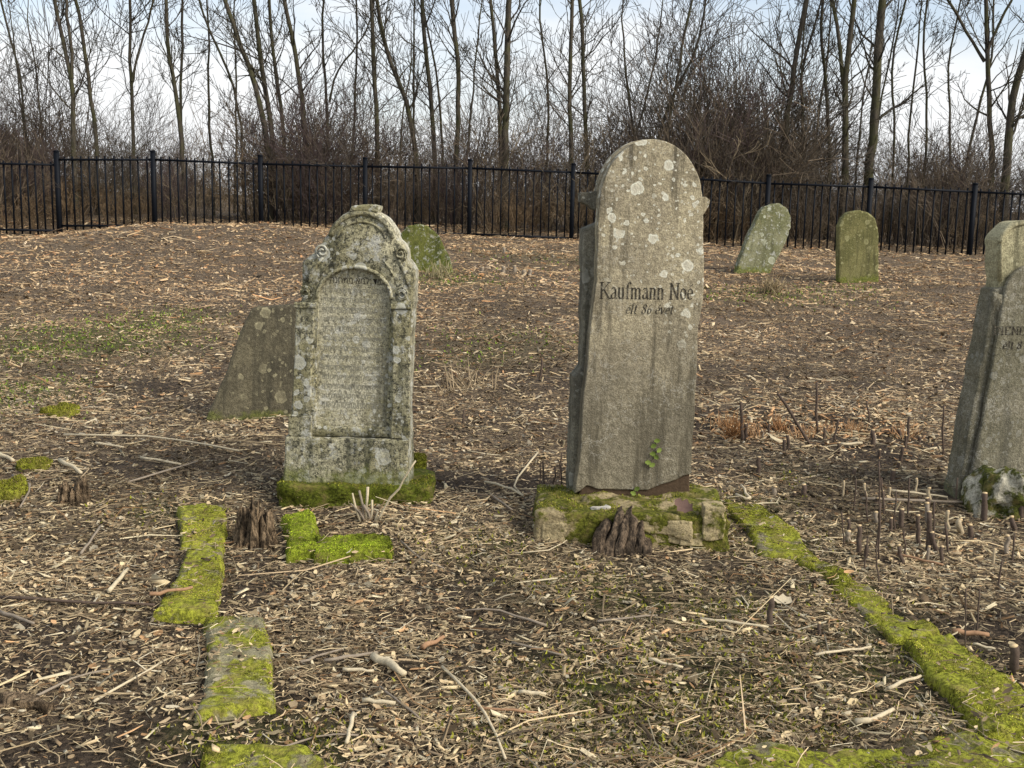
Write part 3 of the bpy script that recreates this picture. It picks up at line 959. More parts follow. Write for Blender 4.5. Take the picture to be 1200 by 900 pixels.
def LZ(zx, zy):
    return Lc(300 + zx / 2.25, 220 + zy / 2.25)


hs = empty('headstone', (Lc.x0, Yl, zl), (R(-1), R(0.6), R(-3)))
tag(hs, 'ornate pale headstone with pilasters, arched inscription panel and scrolled shoulders', 'headstone')
# outline above the plinth (zoomed reading)
outl = [LZ(x, y) for (x, y) in [(82, 657), (404, 657), (402, 600), (408, 320), (412, 300), (412, 215), (404, 200), (392, 186), (388, 162), (380, 148), (366, 136), (360, 122)]]
arch_o = [LZ(272 + 92 * math.cos(R(aa)), 140 - 84 * math.sin(R(aa))) for aa in range(12, 169, 6)]
outl2 = [LZ(x, y) for (x, y) in [(180, 122), (170, 132), (165, 140), (160, 158), (146, 172), (126, 186), (113, 198), (114, 290), (104, 310), (88, 600)]]
outer = outl + arch_o + outl2
prism('body', outer, 0.0, 0.15, M['stone_panel'], hs, 0.012, 0.004, 0.018, 31)
# raised frame with the arched opening
pan = [LZ(x, y) for (x, y) in [(158, 628), (344, 628), (350, 300)]] + [LZ(254 + 97 * math.cos(R(aa)), 292 - 84 * math.sin(R(aa))) for aa in range(6, 175, 6)] + [LZ(157, 300)]
# frame ring
pr = resample(pan, 0.012)
oc = np.array(outer)
cpan = np.array([0.5 * (LZ(158, 0)[0] + LZ(350, 0)[0]), LZ(0, 420)[1]])


def ray_hit(c, d, poly):
    best = None
    n = len(poly)
    for i in range(n):
        a_ = poly[i]; e = poly[(i + 1) % n] - a_
        den = d[0] * e[1] - d[1] * e[0]
        if abs(den) < 1e-9: continue
        w = a_ - c
        t_ = (w[0] * e[1] - w[1] * e[0]) / den
        s_ = (w[0] * d[1] - w[1] * d[0]) / den
        if t_ > 0 and -1e-6 <= s_ <= 1 + 1e-6:
            if best is None or t_ < best: best = t_
    return c + d * (best if best else 0.3)


ou = []
for q in pr:
    d = q - cpan; d /= np.linalg.norm(d)
    h_ = ray_hit(cpan, d, oc)
    ou.append(h_ - d * 0.006)
ou = np.array(ou)
n_ = len(pr)
jn = 0.004 * fbm(ou[:, 0] * 30, ou[:, 1] * 30, 4, 2)
mid = pr * 0.6 + ou * 0.4
rings = [(pr, 0.002), (pr, -0.018), (pr + (ou - pr) * 0.04, -0.024), (mid, -0.022), (ou * 0.985 + pr * 0.015, -0.022), (ou, -0.014), (ou, 0.004)]
V = np.concatenate([np.stack([a_[:, 0], np.full(n_, y_) + (0.003 * fbm(a_[:, 0] * 25, a_[:, 1] * 25, 7, 2) if -0.03 < y_ < -0.012 else 0), a_[:, 1]], -1) for a_, y_ in rings])
F = []
for k in range(len(rings) - 1):
    i_ = np.arange(n_); j_ = (i_ + 1) % n_
    F.append(np.stack([k * n_ + i_, (k + 1) * n_ + i_, (k + 1) * n_ + j_, k * n_ + j_], -1))
link('frame', mk_mesh('frame', V, F, M['stone_white'], None, False), hs)
# mouldings
def L3(x, y, d): 
    q = LZ(x, y); return (q[0], d, q[1])


tube_part('arch_moulding', [L3(254 + 99 * math.cos(R(aa)), 294 - 86 * math.sin(R(aa)), -0.024) for aa in range(2, 179, 4)], 0.011, M['stone_white'], hs)
tube_part('head_moulding', [L3(271 + 84 * math.cos(R(aa)), 142 - 75 * math.sin(R(aa)), -0.022) for aa in range(8, 173, 5)], 0.013, M['stone_white'], hs)
tube_part('head_moulding', [L3(271 + 66 * math.cos(R(aa)), 145 - 56 * math.sin(R(aa)), -0.021) for aa in range(12, 169, 5)], 0.007, M['stone_white'], hs)
cr_ = [LZ(x, y) for (x, y) in [(238, 62), (310, 62), (314, 47), (300, 44), (252, 46), (243, 50)]]
prism('crest', cr_, -0.02, 0.12, M['stone_white'], hs, 0.008, 0.005, 0.012, 33)
for side in (0, 1):
    fx = (lambda x: x) if side == 0 else (lambda x: 512 - x + 4)
    # pilaster shaft, capital, base
    sx0, sx1 = (102, 150) if side == 0 else (358, 404)
    q0 = LZ(sx0, 600); q1 = LZ(sx1, 318)
    dx = 0.012 if side == 0 else -0.004
    prism('pilaster', [(q0[0] - dx, q0[1]), (LZ(sx1, 600)[0] - dx, q0[1]), q1, (LZ(sx0, 318)[0], q1[1])], -0.042, -0.02, M['stone_white'], hs, 0.006, 0.002, 0.03, 41 + side)
    c0 = LZ(sx0 - 5, 317); c1 = LZ(sx1 + 5, 304)
    box_part('capital', c0[0], c1[0], -0.052, -0.02, c0[1], c1[1], M['stone_white'], hs, 0.006, 0.003, 43 + side)
    b0 = LZ(sx0 - (14 if side == 0 else 0), 655); b1 = LZ(sx1 - (2 if side == 0 else -4), 600)
    box_part('pilaster_base', b0[0], b1[0], -0.05, -0.018, b0[1], b1[1], M['stone_white'], hs, 0.006, 0.003, 45 + side)
    # carved rosette over the capital
    rc = LZ((sx0 + sx1) / 2, 278)
    tb_ = [(rc[0] + (0.012 + 0.022 * k / 24) * math.cos(k * 0.62), -0.026 - 0.006 * (1 - k / 24), rc[1] + (0.012 + 0.022 * k / 24) * math.sin(k * 0.62)) for k in range(25)]
    tube_part('rosette', tb_, 0.0055, M['stone_white'], hs, 6)
    # scroll on the shoulder
    sc = LZ(*((168, 168) if side == 0 else (376, 172)))
    sg = 1 if side == 0 else -1
    sp_ = [(sc[0] + sg * (0.006 + 0.03 * k / 20) * math.cos(k * 0.5 + 0.5), -0.028, sc[1] + (0.006 + 0.03 * k / 20) * math.sin(k * 0.5 + 0.5)) for k in range(21)]
    tube_part('scroll', sp_, 0.0065, M['stone_white'], hs, 6)
    # trailing leaf relief from the scroll to the arch
    s2 = [L3(*p_, -0.024) for p_ in ([(170, 185), (152, 205), (138, 225), (128, 250)] if side == 0 else [(372, 190), (384, 212), (392, 235), (398, 258)])]
    tube_part('leaf_relief', s2, [0.006, 0.010, 0.009, 0.004], M['stone_white'], hs, 6)
    s3 = [L3(*p_, -0.023) for p_ in ([(196, 190), (176, 212), (164, 235)] if side == 0 else [(330, 190), (348, 210), (358, 232)])]
    tube_part('leaf_relief', s3, [0.004, 0.008, 0.004], M['stone_white'], hs, 6)
pq = [LZ(x, y) for (x, y) in [(74, 784), (406, 784), (404, 656), (82, 656)]]
prism('foot', pq, -0.06, 0.17, M['stone_white'], hs, 0.010, 0.004, 0.03, 51)
# inscription in the panel: first line still dark, the others nearly gone
def font_mesh(text, size):
    cu = bpy.data.curves.new('t', 'FONT'); cu.body = text; cu.size = size
    o = bpy.data.objects.new('t', cu); col.objects.link(o)
    dg = bpy.context.evaluated_depsgraph_get()
    me = bpy.data.meshes.new_from_object(o.evaluated_get(dg))
    bpy.data.objects.remove(o); bpy.data.curves.remove(cu)
    return me


def font_line(text, x0, x1, z, height, y, mat, parent):
    me = font_mesh(text, 1.0)
    co = np.empty(len(me.vertices) * 3, np.float32); me.vertices.foreach_get('co', co); co = co.reshape(-1, 3)
    if len(co) == 0: return
    mn, mx = co.min(0), co.max(0)
    P = np.zeros_like(co)
    P[:, 0] = x0 + (co[:, 0] - mn[0]) / (mx[0] - mn[0]) * (x1 - x0)
    P[:, 2] = z + (co[:, 1] - mn[1]) / (mx[1] - mn[1]) * height
    P[:, 1] = y
    me.vertices.foreach_set('co', P.ravel()); me.update()
    me.materials.clear(); me.materials.append(mat)
    return link('inscription', me, parent)


ly = -0.0012
q0 = LZ(188, 252); q1 = LZ(330, 236)
font_line('הנחתמ אמל׳ דוה', q0[0], q1[0], q0[1], q1[1] - q0[1], ly, M['letter'], hs)
rows = ['פה נטמנה אשה יקרה', 'צנועה ותמימה היתה', 'בת ישרים מרת', 'נפטרה בשם טוב', 'ביום שבת קדש', 'תנצבה']
HE = 'אבגדהוזחטילמנסעפצקרשת'
hr = random.Random(3)
for i_ in range(13):
    yy = 280 + i_ * 25
    q0 = LZ(170, yy); q1 = LZ(338, yy - 12)
    tx = ''.join(hr.choice(HE) for _ in range(19))
    font_line(tx, q0[0], q1[0], q0[1], q1[1] - q0[1], ly, M['letter_faint'], hs)

# mossy slab under it
ms = empty('headstone_slab', (0.5 * (p0.x + p1.x), yl + 0.2, zl0), (0, 0, R(-1)))
tag(ms, 'low slab thick with green moss under the ornate headstone', 'slab')
hw2 = (p1.x - p0.x) / 2
sb = lump_block('block', -hw2, hw2, -0.2, 0.22, -0.07, lh + 0.004, M['slab_green'], ms, 61, 0.012, 34, 16)
fuzz_on(sb, 8000, sb, 7, 0.1, 0.05, 0.008, 0.003, 0.7, 0.0)
FOOT.append([(p0.x, yl + .42), (p1.x, yl + .42), (p1.x, yl), (p0.x, yl)])
# moss heap at its right foot
mh = gpt(485, 560)

# === leaning grey headstone at the right
rp = gpt(1110, 587)
Yr = rp.y
Rr_ = Loc(1110, 587, Yr, rp.z)
rs = empty('headstone', (Rr_.x0 + 0.0, Yr, rp.z), (R(-2), 0, R(8)))
tag(rs, 'leaning grey headstone with rounded lichen head and carved surname, beside the mottled boulder', 'headstone')
bod = [Rr_(u, v) for (u, v) in [(1120, 600), (1255, 604), (1262, 400), (1264, 348), (1254, 338), (1184, 336), (1174, 340), (1163, 395), (1143, 480)]]
prism('body', bod, 0.0, 0.16, M['stone_grey'], rs, 0.014, 0.006, 0.02, 71)
hd = [Rr_(u, v) for (u, v) in [(1180, 345), (1256, 345), (1258, 290)]] + [Rr_(1219 + 39 * math.cos(R(aa)), 288 - 30 * math.sin(R(aa))) for aa in range(8, 173, 8)] + [Rr_(1180, 290)]
prism('head', hd, 0.012, 0.15, M['stone_yellow'], rs, 0.014, 0.006, 0.015, 72)
rimp = [Rr_(1219 + 37 * math.cos(R(aa)), 289 - 28 * math.sin(R(aa))) for aa in range(0, 181, 8)]
tube_part('head_moulding', [(a_[0], 0.012, a_[1]) for a_ in [Rr_(1182, 330)] + rimp[::-1] + [Rr_(1254, 330)]], 0.013, M['stone_yellow'], rs)
# raised front tablet with arched top
tabp = [Rr_(u, v) for (u, v) in [(1128, 590), (1250, 594), (1256, 400), (1250, 352)]] + [Rr_(1216 + 34 * math.cos(R(aa)), 352 - 40 * math.sin(R(aa))) for aa in range(8, 173, 8)] + [Rr_(u, v) for (u, v) in [(1179, 360), (1168, 420), (1150, 500)]]
prism('tablet', tabp, -0.03, 0.004, M['stone_grey'], rs, 0.01, 0.003, 0.02, 73)
# broken carved ornament between head and tablet
lump_block('ornament', Rr_(1172, 340)[0], Rr_(1190, 340)[0], -0.008, 0.02, Rr_(1170, 384)[1], Rr_(1170, 344)[1], M['stone_grey'], rs, 75, 0.016, 14)
a = Rr_(1167, 393); b_ = Rr_(1228, 395); tz = Rr_(1190, 384)[1]
inscription('DIENER', a[0], b_[0] - 0.05, a[1], tz - a[1], -0.0315, M['letter'], rs, 0.10, 0.04)
a = Rr_(1178, 410); b_ = Rr_(1203, 410); tz = Rr_(1190, 401)[1]
inscription('élt 8', a[0], b_[0], a[1], tz - a[1], -0.0315, M['letter'], rs, 0.10, 0.04, 0.1)
FOOT.append([(rp.x, Yr + .16), (rp.x + .75, Yr + .16), (rp.x + .75, Yr - .03), (rp.x, Yr - .03)])

# mottled boulder at its foot
bp = gpt(1176, 606)
bo = lump_block('mottled_boulder', -0.19, 0.26, -0.10, 0.13, -0.07, 0.225, M['boulder'], None, 81, 0.03, 16)
for v_ in bo.data.vertices:
    sc_ = 1.0 - 0.45 * max(0, (v_.co.z / 0.22)) ** 2
    v_.co.x *= sc_
bo.location = (bp.x + 0.02, bp.y + 0.06, bp.z)
tag(bo, 'cream boulder mottled with dark moss at the foot of the leaning headstone', 'boulder')


# === small headstones further back
def small_stone(name, pts_px, cu, cv, mat, label, rot, depth=0.14, seed=0, jit=0.01, lift=0.0):
    p = gpt(cu, cv)
    Lx = Loc(cu, cv, p.y, p.z)
    o = prism(name, [Lx(u, v) for u, v in pts_px], -depth / 2, depth / 2, mat, None, 0.025, jit, 0.03, seed)
    o.location = (p.x, p.y, p.z)
    o.rotation_euler = rot
    return tag(o, label, 'headstone')


small_stone('headstone', [(858, 330), (898, 330), (909, 300), (918, 280), (922, 262), (921, 248), (915, 239), (906, 235), (897, 236), (888, 241), (882, 250), (874, 272), (866, 295)],
            880, 318, M['stone_lichen'], 'small headstone spotted with grey lichen, tilted to one side', (R(-6), R(7), R(8)), 0.2, 91)
small_stone('headstone', [(980, 345), (1029, 345), (1029, 300), (1029, 268), (1025, 256), (1017, 249), (1006, 246), (994, 248), (985, 255), (981, 266), (980, 300)],
            1005, 330, M['stone_olive'], 'small upright round-topped headstone green with algae near the fence', (R(-2), 0, R(6)), 0.16, 92, 0.004)
ov = small_stone('headstone', [(478, 335), (533, 335), (530, 312), (522, 292), (514, 276), (503, 266), (490, 263), (478, 265), (470, 273), (468, 284), (474, 305)],
            500, 318, M['stone_moss'], 'leaning stub of a headstone wholly overgrown with moss', (R(-4), 0, R(4)), 0.28, 93, 0.012)
small_stone('broken_headstone', [(240, 505), (350, 505), (352, 358), (340, 357), (318, 360), (300, 358), (292, 362), (280, 392), (266, 432), (252, 468)],
            296, 490, M['stone_broken'], 'broken dark slab with yellow lichen behind the ornate headstone', (R(-10), 0, R(5)), 0.12, 94, 0.006)

# ------------------------------------------------------------------ fence
YF = 26.6
posts_px = [(-170, 182, 285), (-52, 183, 287), (66, 178, 293), (179, 178, 278), (305, 183, 282), (428, 186, 285), (551, 188, 286), (672, 193, 288), (788, 199, 296), (901, 206, 300), (1021, 210, 303), (1143, 216, 308), (1262, 221, 312), (1380, 226, 316)]
fe = empty('metal_fence', (0, YF, g1(0, YF)))
tag(fe, 'black metal picket fence with square posts along the back of the graveyard', 'fence')
FZ0 = g1(0, YF)


def box_mesh(name, sx, sy, sz, mat, taper=1.0):
    x, y = sx / 2, sy / 2
    V = np.array([(-x, -y, 0), (x, -y, 0), (x, y, 0), (-x, y, 0), (-x * taper, -y * taper, sz), (x * taper, -y * taper, sz), (x * taper, y * taper, sz), (-x * taper, y * taper, sz)])
    F = np.array([(0, 3, 2, 1), (4, 5, 6, 7), (0, 1, 5, 4), (1, 2, 6, 5), (2, 3, 7, 6), (3, 0, 4, 7)])
    return mk_mesh(name, V, [F], mat)


pk_me = None
PW = 0.10
tops = []
for (u, vt, vb) in posts_px:
    pt = atY(u, vt, YF)
    tops.append(pt)
    zb = g1(pt.x, YF) - 0.25
    po = link('post', box_mesh('post', PW, PW, pt.z - zb, M['fence']), fe, (pt.x, 0, zb - FZ0))
    cp = link('post_cap', box_mesh('post_cap', PW + 0.02, PW + 0.02, 0.035, M['fence'], 0.7), po, (0, 0, pt.z - zb))
PH = 1.72
pk_me = box_mesh('picket', 0.032, 0.032, PH, M['fence'], 1.0)
for i in range(len(tops) - 1):
    a_, b_ = tops[i], tops[i + 1]
    left_low = i < 2
    za = a_.z - 0.10; zb = b_.z - 0.10
    if left_low:
        za = zb = b_.z - 0.22 if i == 1 else a_.z - 0.22
        za = zb = tops[2].z - 0.22
    L = b_.x - a_.x - PW
    ang = math.atan2(zb - za, b_.x - a_.x)
    xa = a_.x + PW / 2
    for off in (-0.08, -1.62):
        rme = box_mesh('rail', 0.05, 0.04, L / math.cos(ang) , M['fence'])
        ro = link('rail', rme, fe, (xa, 0.0, za + off - FZ0))
        ro.rotation_euler = (0, R(90) - ang, 0)
    npk = 12 if L > 2.2 else 11
    for k in range(npk):
        tt = (k + 0.6) / (npk + 0.2)
        x_ = xa + L * tt
        z_ = za + (zb - za) * tt
        pk = link('picket', pk_me, fe, (x_, 0.037, z_ - PH - FZ0 + random.uniform(-0.008, 0.008)))
        pk.rotation_euler = (0, random.uniform(-0.008, 0.008), 0)

# ------------------------------------------------------------------ trees
def unit(v_):
    return v_ / (np.linalg.norm(v_) + 1e-9)


def grow(tb, start, d, length, r0, lvl, rr, kids, up=0.25, wander=0.22, k=5, rend=0.3, spread=(0.5, 1.0), rmin=0.003, tone=None):
    P = [np.array(start, float)]
    d = unit(np.array(d, float))
    for i in range(k - 1):
        d = unit(d + rr.normal(0, wander, 3) + np.array([0, 0, up * 0.35]))
        P.append(P[-1] + d * length / (k - 1))
    P = np.array(P)
    Rr = np.maximum(np.linspace(r0, r0 * rend, k), rmin)
    tb.add(P, Rr, tone)
    if lvl <= 0: return
    n = kids[-lvl] if lvl <= len(kids) else 3
    n = max(1, int(rr.normal(n, n * 0.2)))
    for c_ in range(n):
        tpos = rr.uniform(0.2, 0.98)
        f = tpos * (k - 1); i = min(int(f), k - 2); ff = f - i
        q = P[i] * (1 - ff) + P[i + 1] * ff
        tang = unit(P[i + 1] - P[i])
        side = unit(np.cross(tang, rr.normal(0, 1, 3)))
        a = rr.uniform(*spread)
        nd = tang * math.cos(a) + side * math.sin(a)
        grow(tb, q, nd, length * rr.uniform(0.35, 0.62) * (1.15 - 0.5 * tpos), max(r0 * (1 - 0.7 * tpos) * 0.5, rmin), lvl - 1, rr, kids, up, wander, max(3, k - 1), 0.35, spread, rmin, tone)


def tree(stems, Y, label, seed, nb=14, name='bare_tree', low=0.35, group='bare trees behind the fence', blen=(0.9, 2.4), kids=(5, 3)):
    """stems: list of (pixels from the base upwards, base width px, top width px)"""
    rr = np.random.default_rng(seed)
    base = atY(stems[0][0][0][0], 265, Y)
    gz = g1(base.x, Y)
    org = np.array([base.x, Y, gz])
    root = empty(name, org)
    tag(root, label, 'tree', group)
    tt, bt = Tubes(), Tubes()
    for si, (px, w0, w1) in enumerate(stems):
        dy = rr.normal(0, 0.25) * (0 if si == 0 else 1)
        pts = [np.array(atY(u, v_, Y)) for (u, v_) in px]
        if si == 0:
            b0 = pts[0].copy(); b0[2] = gz - 0.15
            pts = [b0] + pts
        # carry on above the frame
        d = unit(pts[-1] - pts[-2] + np.array([0, 0, 0.6]))
        last = pts[-1]
        for e in range(3):
            d = unit(d + rr.normal(0, 0.1, 3) + np.array([0, 0, 0.15]))
            last = last + d * rr.uniform(0.9, 1.3)
            pts.append(last)
        pts = np.array(pts)
        seg = np.linalg.norm(np.diff(pts, axis=0), axis=1)
        s = np.concatenate([[0], np.cumsum(seg)])
        K_ = 18
        ss = np.linspace(0, s[-1], K_)
        P = np.stack([np.interp(ss, s, pts[:, j]) for j in range(3)], -1)
        # soften the corners
        for _ in range(2):
            P[1:-1] = 0.25 * P[:-2] + 0.5 * P[1:-1] + 0.25 * P[2:]
        P[:, 1] += np.cumsum(rr.normal(0, 0.03, K_)) + (np.linspace(0, 0.5, K_) * dy)
        P[:, 0] += np.concatenate([[0], rr.normal(0, 0.012, K_ - 1)])
        mpx = Y / FPX
        Rr = np.interp(ss, [0, s[-1] * 0.06, s[-1] * 0.66, s[-1]], [w0 * 1.25, w0, w1, w1 * 0.25]) * mpx * 0.4
        tt.add(P, Rr)
        for b_i in range(nb):
            tpos = rr.uniform(low, 0.99)
            f = tpos * (K_ - 1); i = min(int(f), K_ - 2)
            q = P[i] * (1 - (f - i)) + P[i + 1] * (f - i)
            tang = unit(P[i + 1] - P[i])
            az = rr.uniform(0, 2 * np.pi)
            a = rr.uniform(0.55, 1.15)
            side = unit(np.cross(tang, np.array([math.cos(az), math.sin(az), 0.0])))
            nd = tang * math.cos(a) + side * math.sin(a)
            grow(bt, q, nd, rr.uniform(*blen), Rr[i] * rr.uniform(0.25, 0.48), 2, rr, kids, 0.35, 0.16, 6, 0.3, (0.4, 0.9), 0.006)
    tr = link('trunk', tt.mesh('trunk', M['bark'], 8, False, True, False, org), root)
    cw = link('crown', bt.mesh('crown', M['branch'], 3, False, True, False, org), root)
    return root


TL = [
    ([([(86, 170), (86, 120), (84, 90), (78, 60), (70, 35), (65, 0)], 8, 5), ([(84, 92), (85, 60), (80, 25), (77, 0)], 5, 4)], 30, 'forked bare tree with two near-parallel stems'),
    ([([(113, 185), (110, 140), (105, 110), (99, 75), (95, 40), (94, 10), (88, 0)], 6.5, 5)], 30.5, 'slim bare tree leaning over beside the forked one'),
    ([([(157, 185), (155, 120), (152, 75), (151, 40), (153, 0)], 6, 4), ([(155, 95), (165, 50), (178, 0)], 3.5, 2.5)], 31, 'slender bare tree with one long side stem forking off low'),
    ([([(215, 190), (210, 130), (203, 95), (196, 60), (195, 30), (196, 0)], 7, 5)], 30, 'bare tree with a trunk bowed near its middle'),
    ([([(214, 190), (213, 100), (212, 40), (215, 0)], 5, 3.5)], 32, 'straight thin pole-like bare tree beside the bowed one'),
    ([([(316, 190), (312, 150), (303, 115), (295, 85), (285, 60), (272, 25), (261, 0)], 9, 6)], 29.5, 'bare tree leaning strongly out of a clump of three'),
    ([([(320, 190), (314, 130), (307, 95), (302, 60), (299, 25), (296, 0)], 8, 6)], 30, 'middle bare tree of the clump of three'),
    ([([(333, 190), (329, 130), (322, 80), (315, 40), (312, 0)], 6, 4.5)], 30.5, 'thinnest bare tree of the clump of three'),
    ([([(361, 195), (358, 150), (353, 110), (347, 65), (341, 35), (332, 0)], 8, 5.5)], 30, 'lone gently leaning bare tree beside the clump of three'),
    ([([(383, 190), (385, 130), (382, 110), (377, 60), (376, 20), (377, 0)], 5, 3), ([(386, 120), (392, 85), (412, 62), (430, 40)], 3, 2)], 31, 'small bare tree opening into a wide fan of branches'),
    ([([(285, 185), (283, 140), (275, 95), (263, 65), (250, 45), (238, 20)], 4.5, 3)], 32, 'thin crooked bare tree curving away from the clump'),
    ([([(443, 200), (442, 140), (439, 90), (438, 50), (435, 0)], 7, 5.5)], 30, 'upright bare tree beside the one with a sharply curved trunk'),
    ([([(490, 200), (484, 150), (475, 110), (460, 80), (450, 55), (445, 20), (441, 0)], 8, 5)], 30, 'bare tree with a sharply curved trunk'),
    ([([(487, 200), (485, 140), (486, 90), (483, 50)], 4, 2.5)], 32, 'spindly bare tree crossing behind the curved one'),
    ([([(510, 200), (507, 140), (503, 90), (497, 50), (494, 0)], 7, 5.5)], 30.5, 'straight slim bare tree between the curved and the sinuous ones'),
    ([([(534, 200), (539, 140), (538, 90), (535, 40), (530, 0)], 7, 6)], 30, 'bare tree with a slightly sinuous trunk'),
    ([([(592, 200), (591, 150), (593, 100), (595, 50), (596, 0)], 11, 8)], 29.5, 'stout bare tree with a second stem against it'),
    ([([(587, 200), (586, 130), (582, 70), (577, 25), (575, 0)], 7, 4.5)], 30.2, 'slimmer bare tree leaning off the stout one'),
    ([([(670, 200), (668, 140), (668, 90), (669, 40), (670, 0)], 7, 5)], 30, 'straight bare tree of the pair behind the tan headstone'),
    ([([(689, 200), (686, 130), (683, 70), (682, 30), (680, 0)], 6.5, 5)], 30.6, 'slightly slanting bare tree of the pair behind the tan headstone'),
    ([([(748, 190), (745, 160), (738, 130), (735, 90), (730, 60)], 5, 2.5), ([(745, 160), (756, 125), (765, 80)], 3, 2)], 31, 'low branchy bare tree behind the tan headstone top'),
    ([([(768, 190), (775, 140), (790, 105), (812, 75), (822, 45), (824, 20)], 5.5, 3)], 30.5, 'dark crooked bare tree with zigzag limbs'),
    ([([(918, 195), (921, 145), (932, 80), (940, 30), (945, 0)], 9, 6.5)], 30, 'leaning dark bare tree above the tall dense thicket'),
    ([([(943, 195), (941, 140), (938, 90), (944, 50), (952, 40)], 5, 3)], 31, 'short thin bare tree behind the leaning dark one'),
    ([([(973, 195), (972, 120), (967, 70), (962, 30), (963, 0)], 6, 4)], 31, 'bare tree with a swaying thin trunk'),
    ([([(990, 200), (991, 140), (989, 95), (995, 50), (1000, 0)], 11, 7), ([(989, 100), (982, 50), (975, 0)], 6, 4)], 29.5, 'bare tree forking into two strong stems like a V'),
    ([([(1018, 195), (1023, 140), (1027, 80), (1030, 30), (1032, 0)], 14, 11)], 29.5, 'thickest straight bare trunk of the row'),
    ([([(1083, 195), (1087, 130), (1082, 100), (1082, 50), (1086, 0)], 4, 3)], 31, 'thin bare pole with a kink above the brush'),
    ([([(1048, 195), (1048, 130), (1043, 70), (1052, 30), (1062, 0)], 4, 3)], 32, 'wispy bare tree beside the thickest trunk'),
    ([([(1165, 200), (1163, 150), (1157, 110), (1156, 60), (1155, 0)], 9, 6), ([(1154, 72), (1135, 45), (1125, 20), (1105, 0)], 4.5, 3.5), ([(1157, 60), (1170, 30), (1187, 0)], 4, 3)], 29.8, 'bare tree spreading into three limbs above a kinked trunk'),
    ([([(1180, 200), (1186, 130), (1193, 90), (1207, 50), (1215, 0)], 14, 9)], 29.5, 'thick rough bare trunk leaning away at the end of the row'),
    ([([(32, 195), (30, 130), (22, 80), (12, 40), (0, 5)], 4, 3)], 33, 'thin bare tree over the brown brush'),
    ([([(-30, 195), (-25, 130), (-30, 70), (-38, 0)], 8, 6)], 30, 'bare tree whose long boughs reach over the brush'),
    ([([(1260, 200), (1255, 130), (1262, 60), (1258, 0)], 8, 6)], 30.5, 'bare tree past the thick leaning trunk'),
]
for i, (st, Y, lab) in enumerate(TL):
    w = st[0][1]
    tree(st, Y, lab, 300 + i, nb=(24 if w > 5 else 16), low=0.30, blen=(0.8, 2.2) if w > 5 else (0.6, 1.6))

# thin young trees scattered among them: four grown, the rest copies
rr0 = np.random.default_rng(901)
protos = []
for k in range(4):
    u_ = [250, 410, 640, 1115][k]
    protos.append(tree([([(u_, 200), (u_ + rr0.normal(0, 5), 140), (u_ + rr0.normal(0, 8), 80), (u_ + rr0.normal(0, 12), 20)], 4.2, 2.6)], 32.0,
                       'thin young bare tree among the older trunks', 910 + k, nb=16, low=0.22, blen=(0.6, 1.7), group='thin young trees behind the fence'))
for k in range(16):
    src = protos[k % 4]
    y_ = rr0.uniform(29.5, 40); u_ = rr0.uniform(-60, 1260)
    p_ = atY(u_, 262, y_)
    c_ = src.copy(); col.objects.link(c_)
    c_.location = (p_.x, y_, g1(p_.x, y_)); c_.rotation_euler = (rr0.normal(0, 0.05), rr0.normal(0, 0.06), rr0.uniform(0, 6.28))
    sc_ = rr0.uniform(0.75, 1.15); c_.scale = (sc_, sc_, sc_)
    for ch in src.children:
        d_ = ch.copy(); col.objects.link(d_); d_.parent = c_

# ------------------------------------------------------------------ brush behind the fence (one tangled mass)
def shrub_mesh(name, seed, h, nst, spread, tone, kids=(6, 4), rb=0.014):
    rr = np.random.default_rng(seed)
    tb = Tubes()
    for i in range(nst):
        a = rr.uniform(0, 2 * np.pi); rad = spread * 0.35 * math.sqrt(rr.uniform())
        s = np.array([rad * math.cos(a), rad * math.sin(a), -0.1])
        lean = rr.uniform(0.03, 0.75) ** 1.3 * (1.6 if h < 2.5 else 1.0)
        d = np.array([math.cos(a) * lean, math.sin(a) * lean, 1.0])
        tn = np.array(tone) * rr.uniform(0.6, 1.35)
        grow(tb, s, d, h * rr.uniform(0.6, 1.1), rb * rr.uniform(0.6, 1.3), 2, rr, kids, 0.15, 0.14, 6, 0.35, (0.35, 0.95), 0.0058, tuple(tn * np.array([0.86, 0.85, 0.84])))
    return tb.mesh(name, M['brush'], 3, False, False, True)


shr = bpy.data.collections.new('brush_sources')
srcs = []
for i, (h, nst, sp_, tone) in enumerate([(2.6, 16, 1.6, (0.15, 0.115, 0.08)), (3.4, 13, 1.6, (0.20, 0.155, 0.105)), (4.4, 10, 1.8, (0.12, 0.10, 0.075)), (3.0, 20, 1.6, (0.115, 0.085, 0.078)),
                                         (5.6, 9, 2.0, (0.11, 0.09, 0.068)), (1.7, 24, 1.9, (0.30, 0.22, 0.13)), (2.2, 9, 2.6, (0.24, 0.19, 0.12)), (1.2, 22, 2.2, (0.20, 0.14, 0.08))]):
    o = bpy.data.objects.new('brush_source', shrub_mesh('brush', 500 + i, h, nst, sp_, tone))
    shr.objects.link(o)
    srcs.append(o)


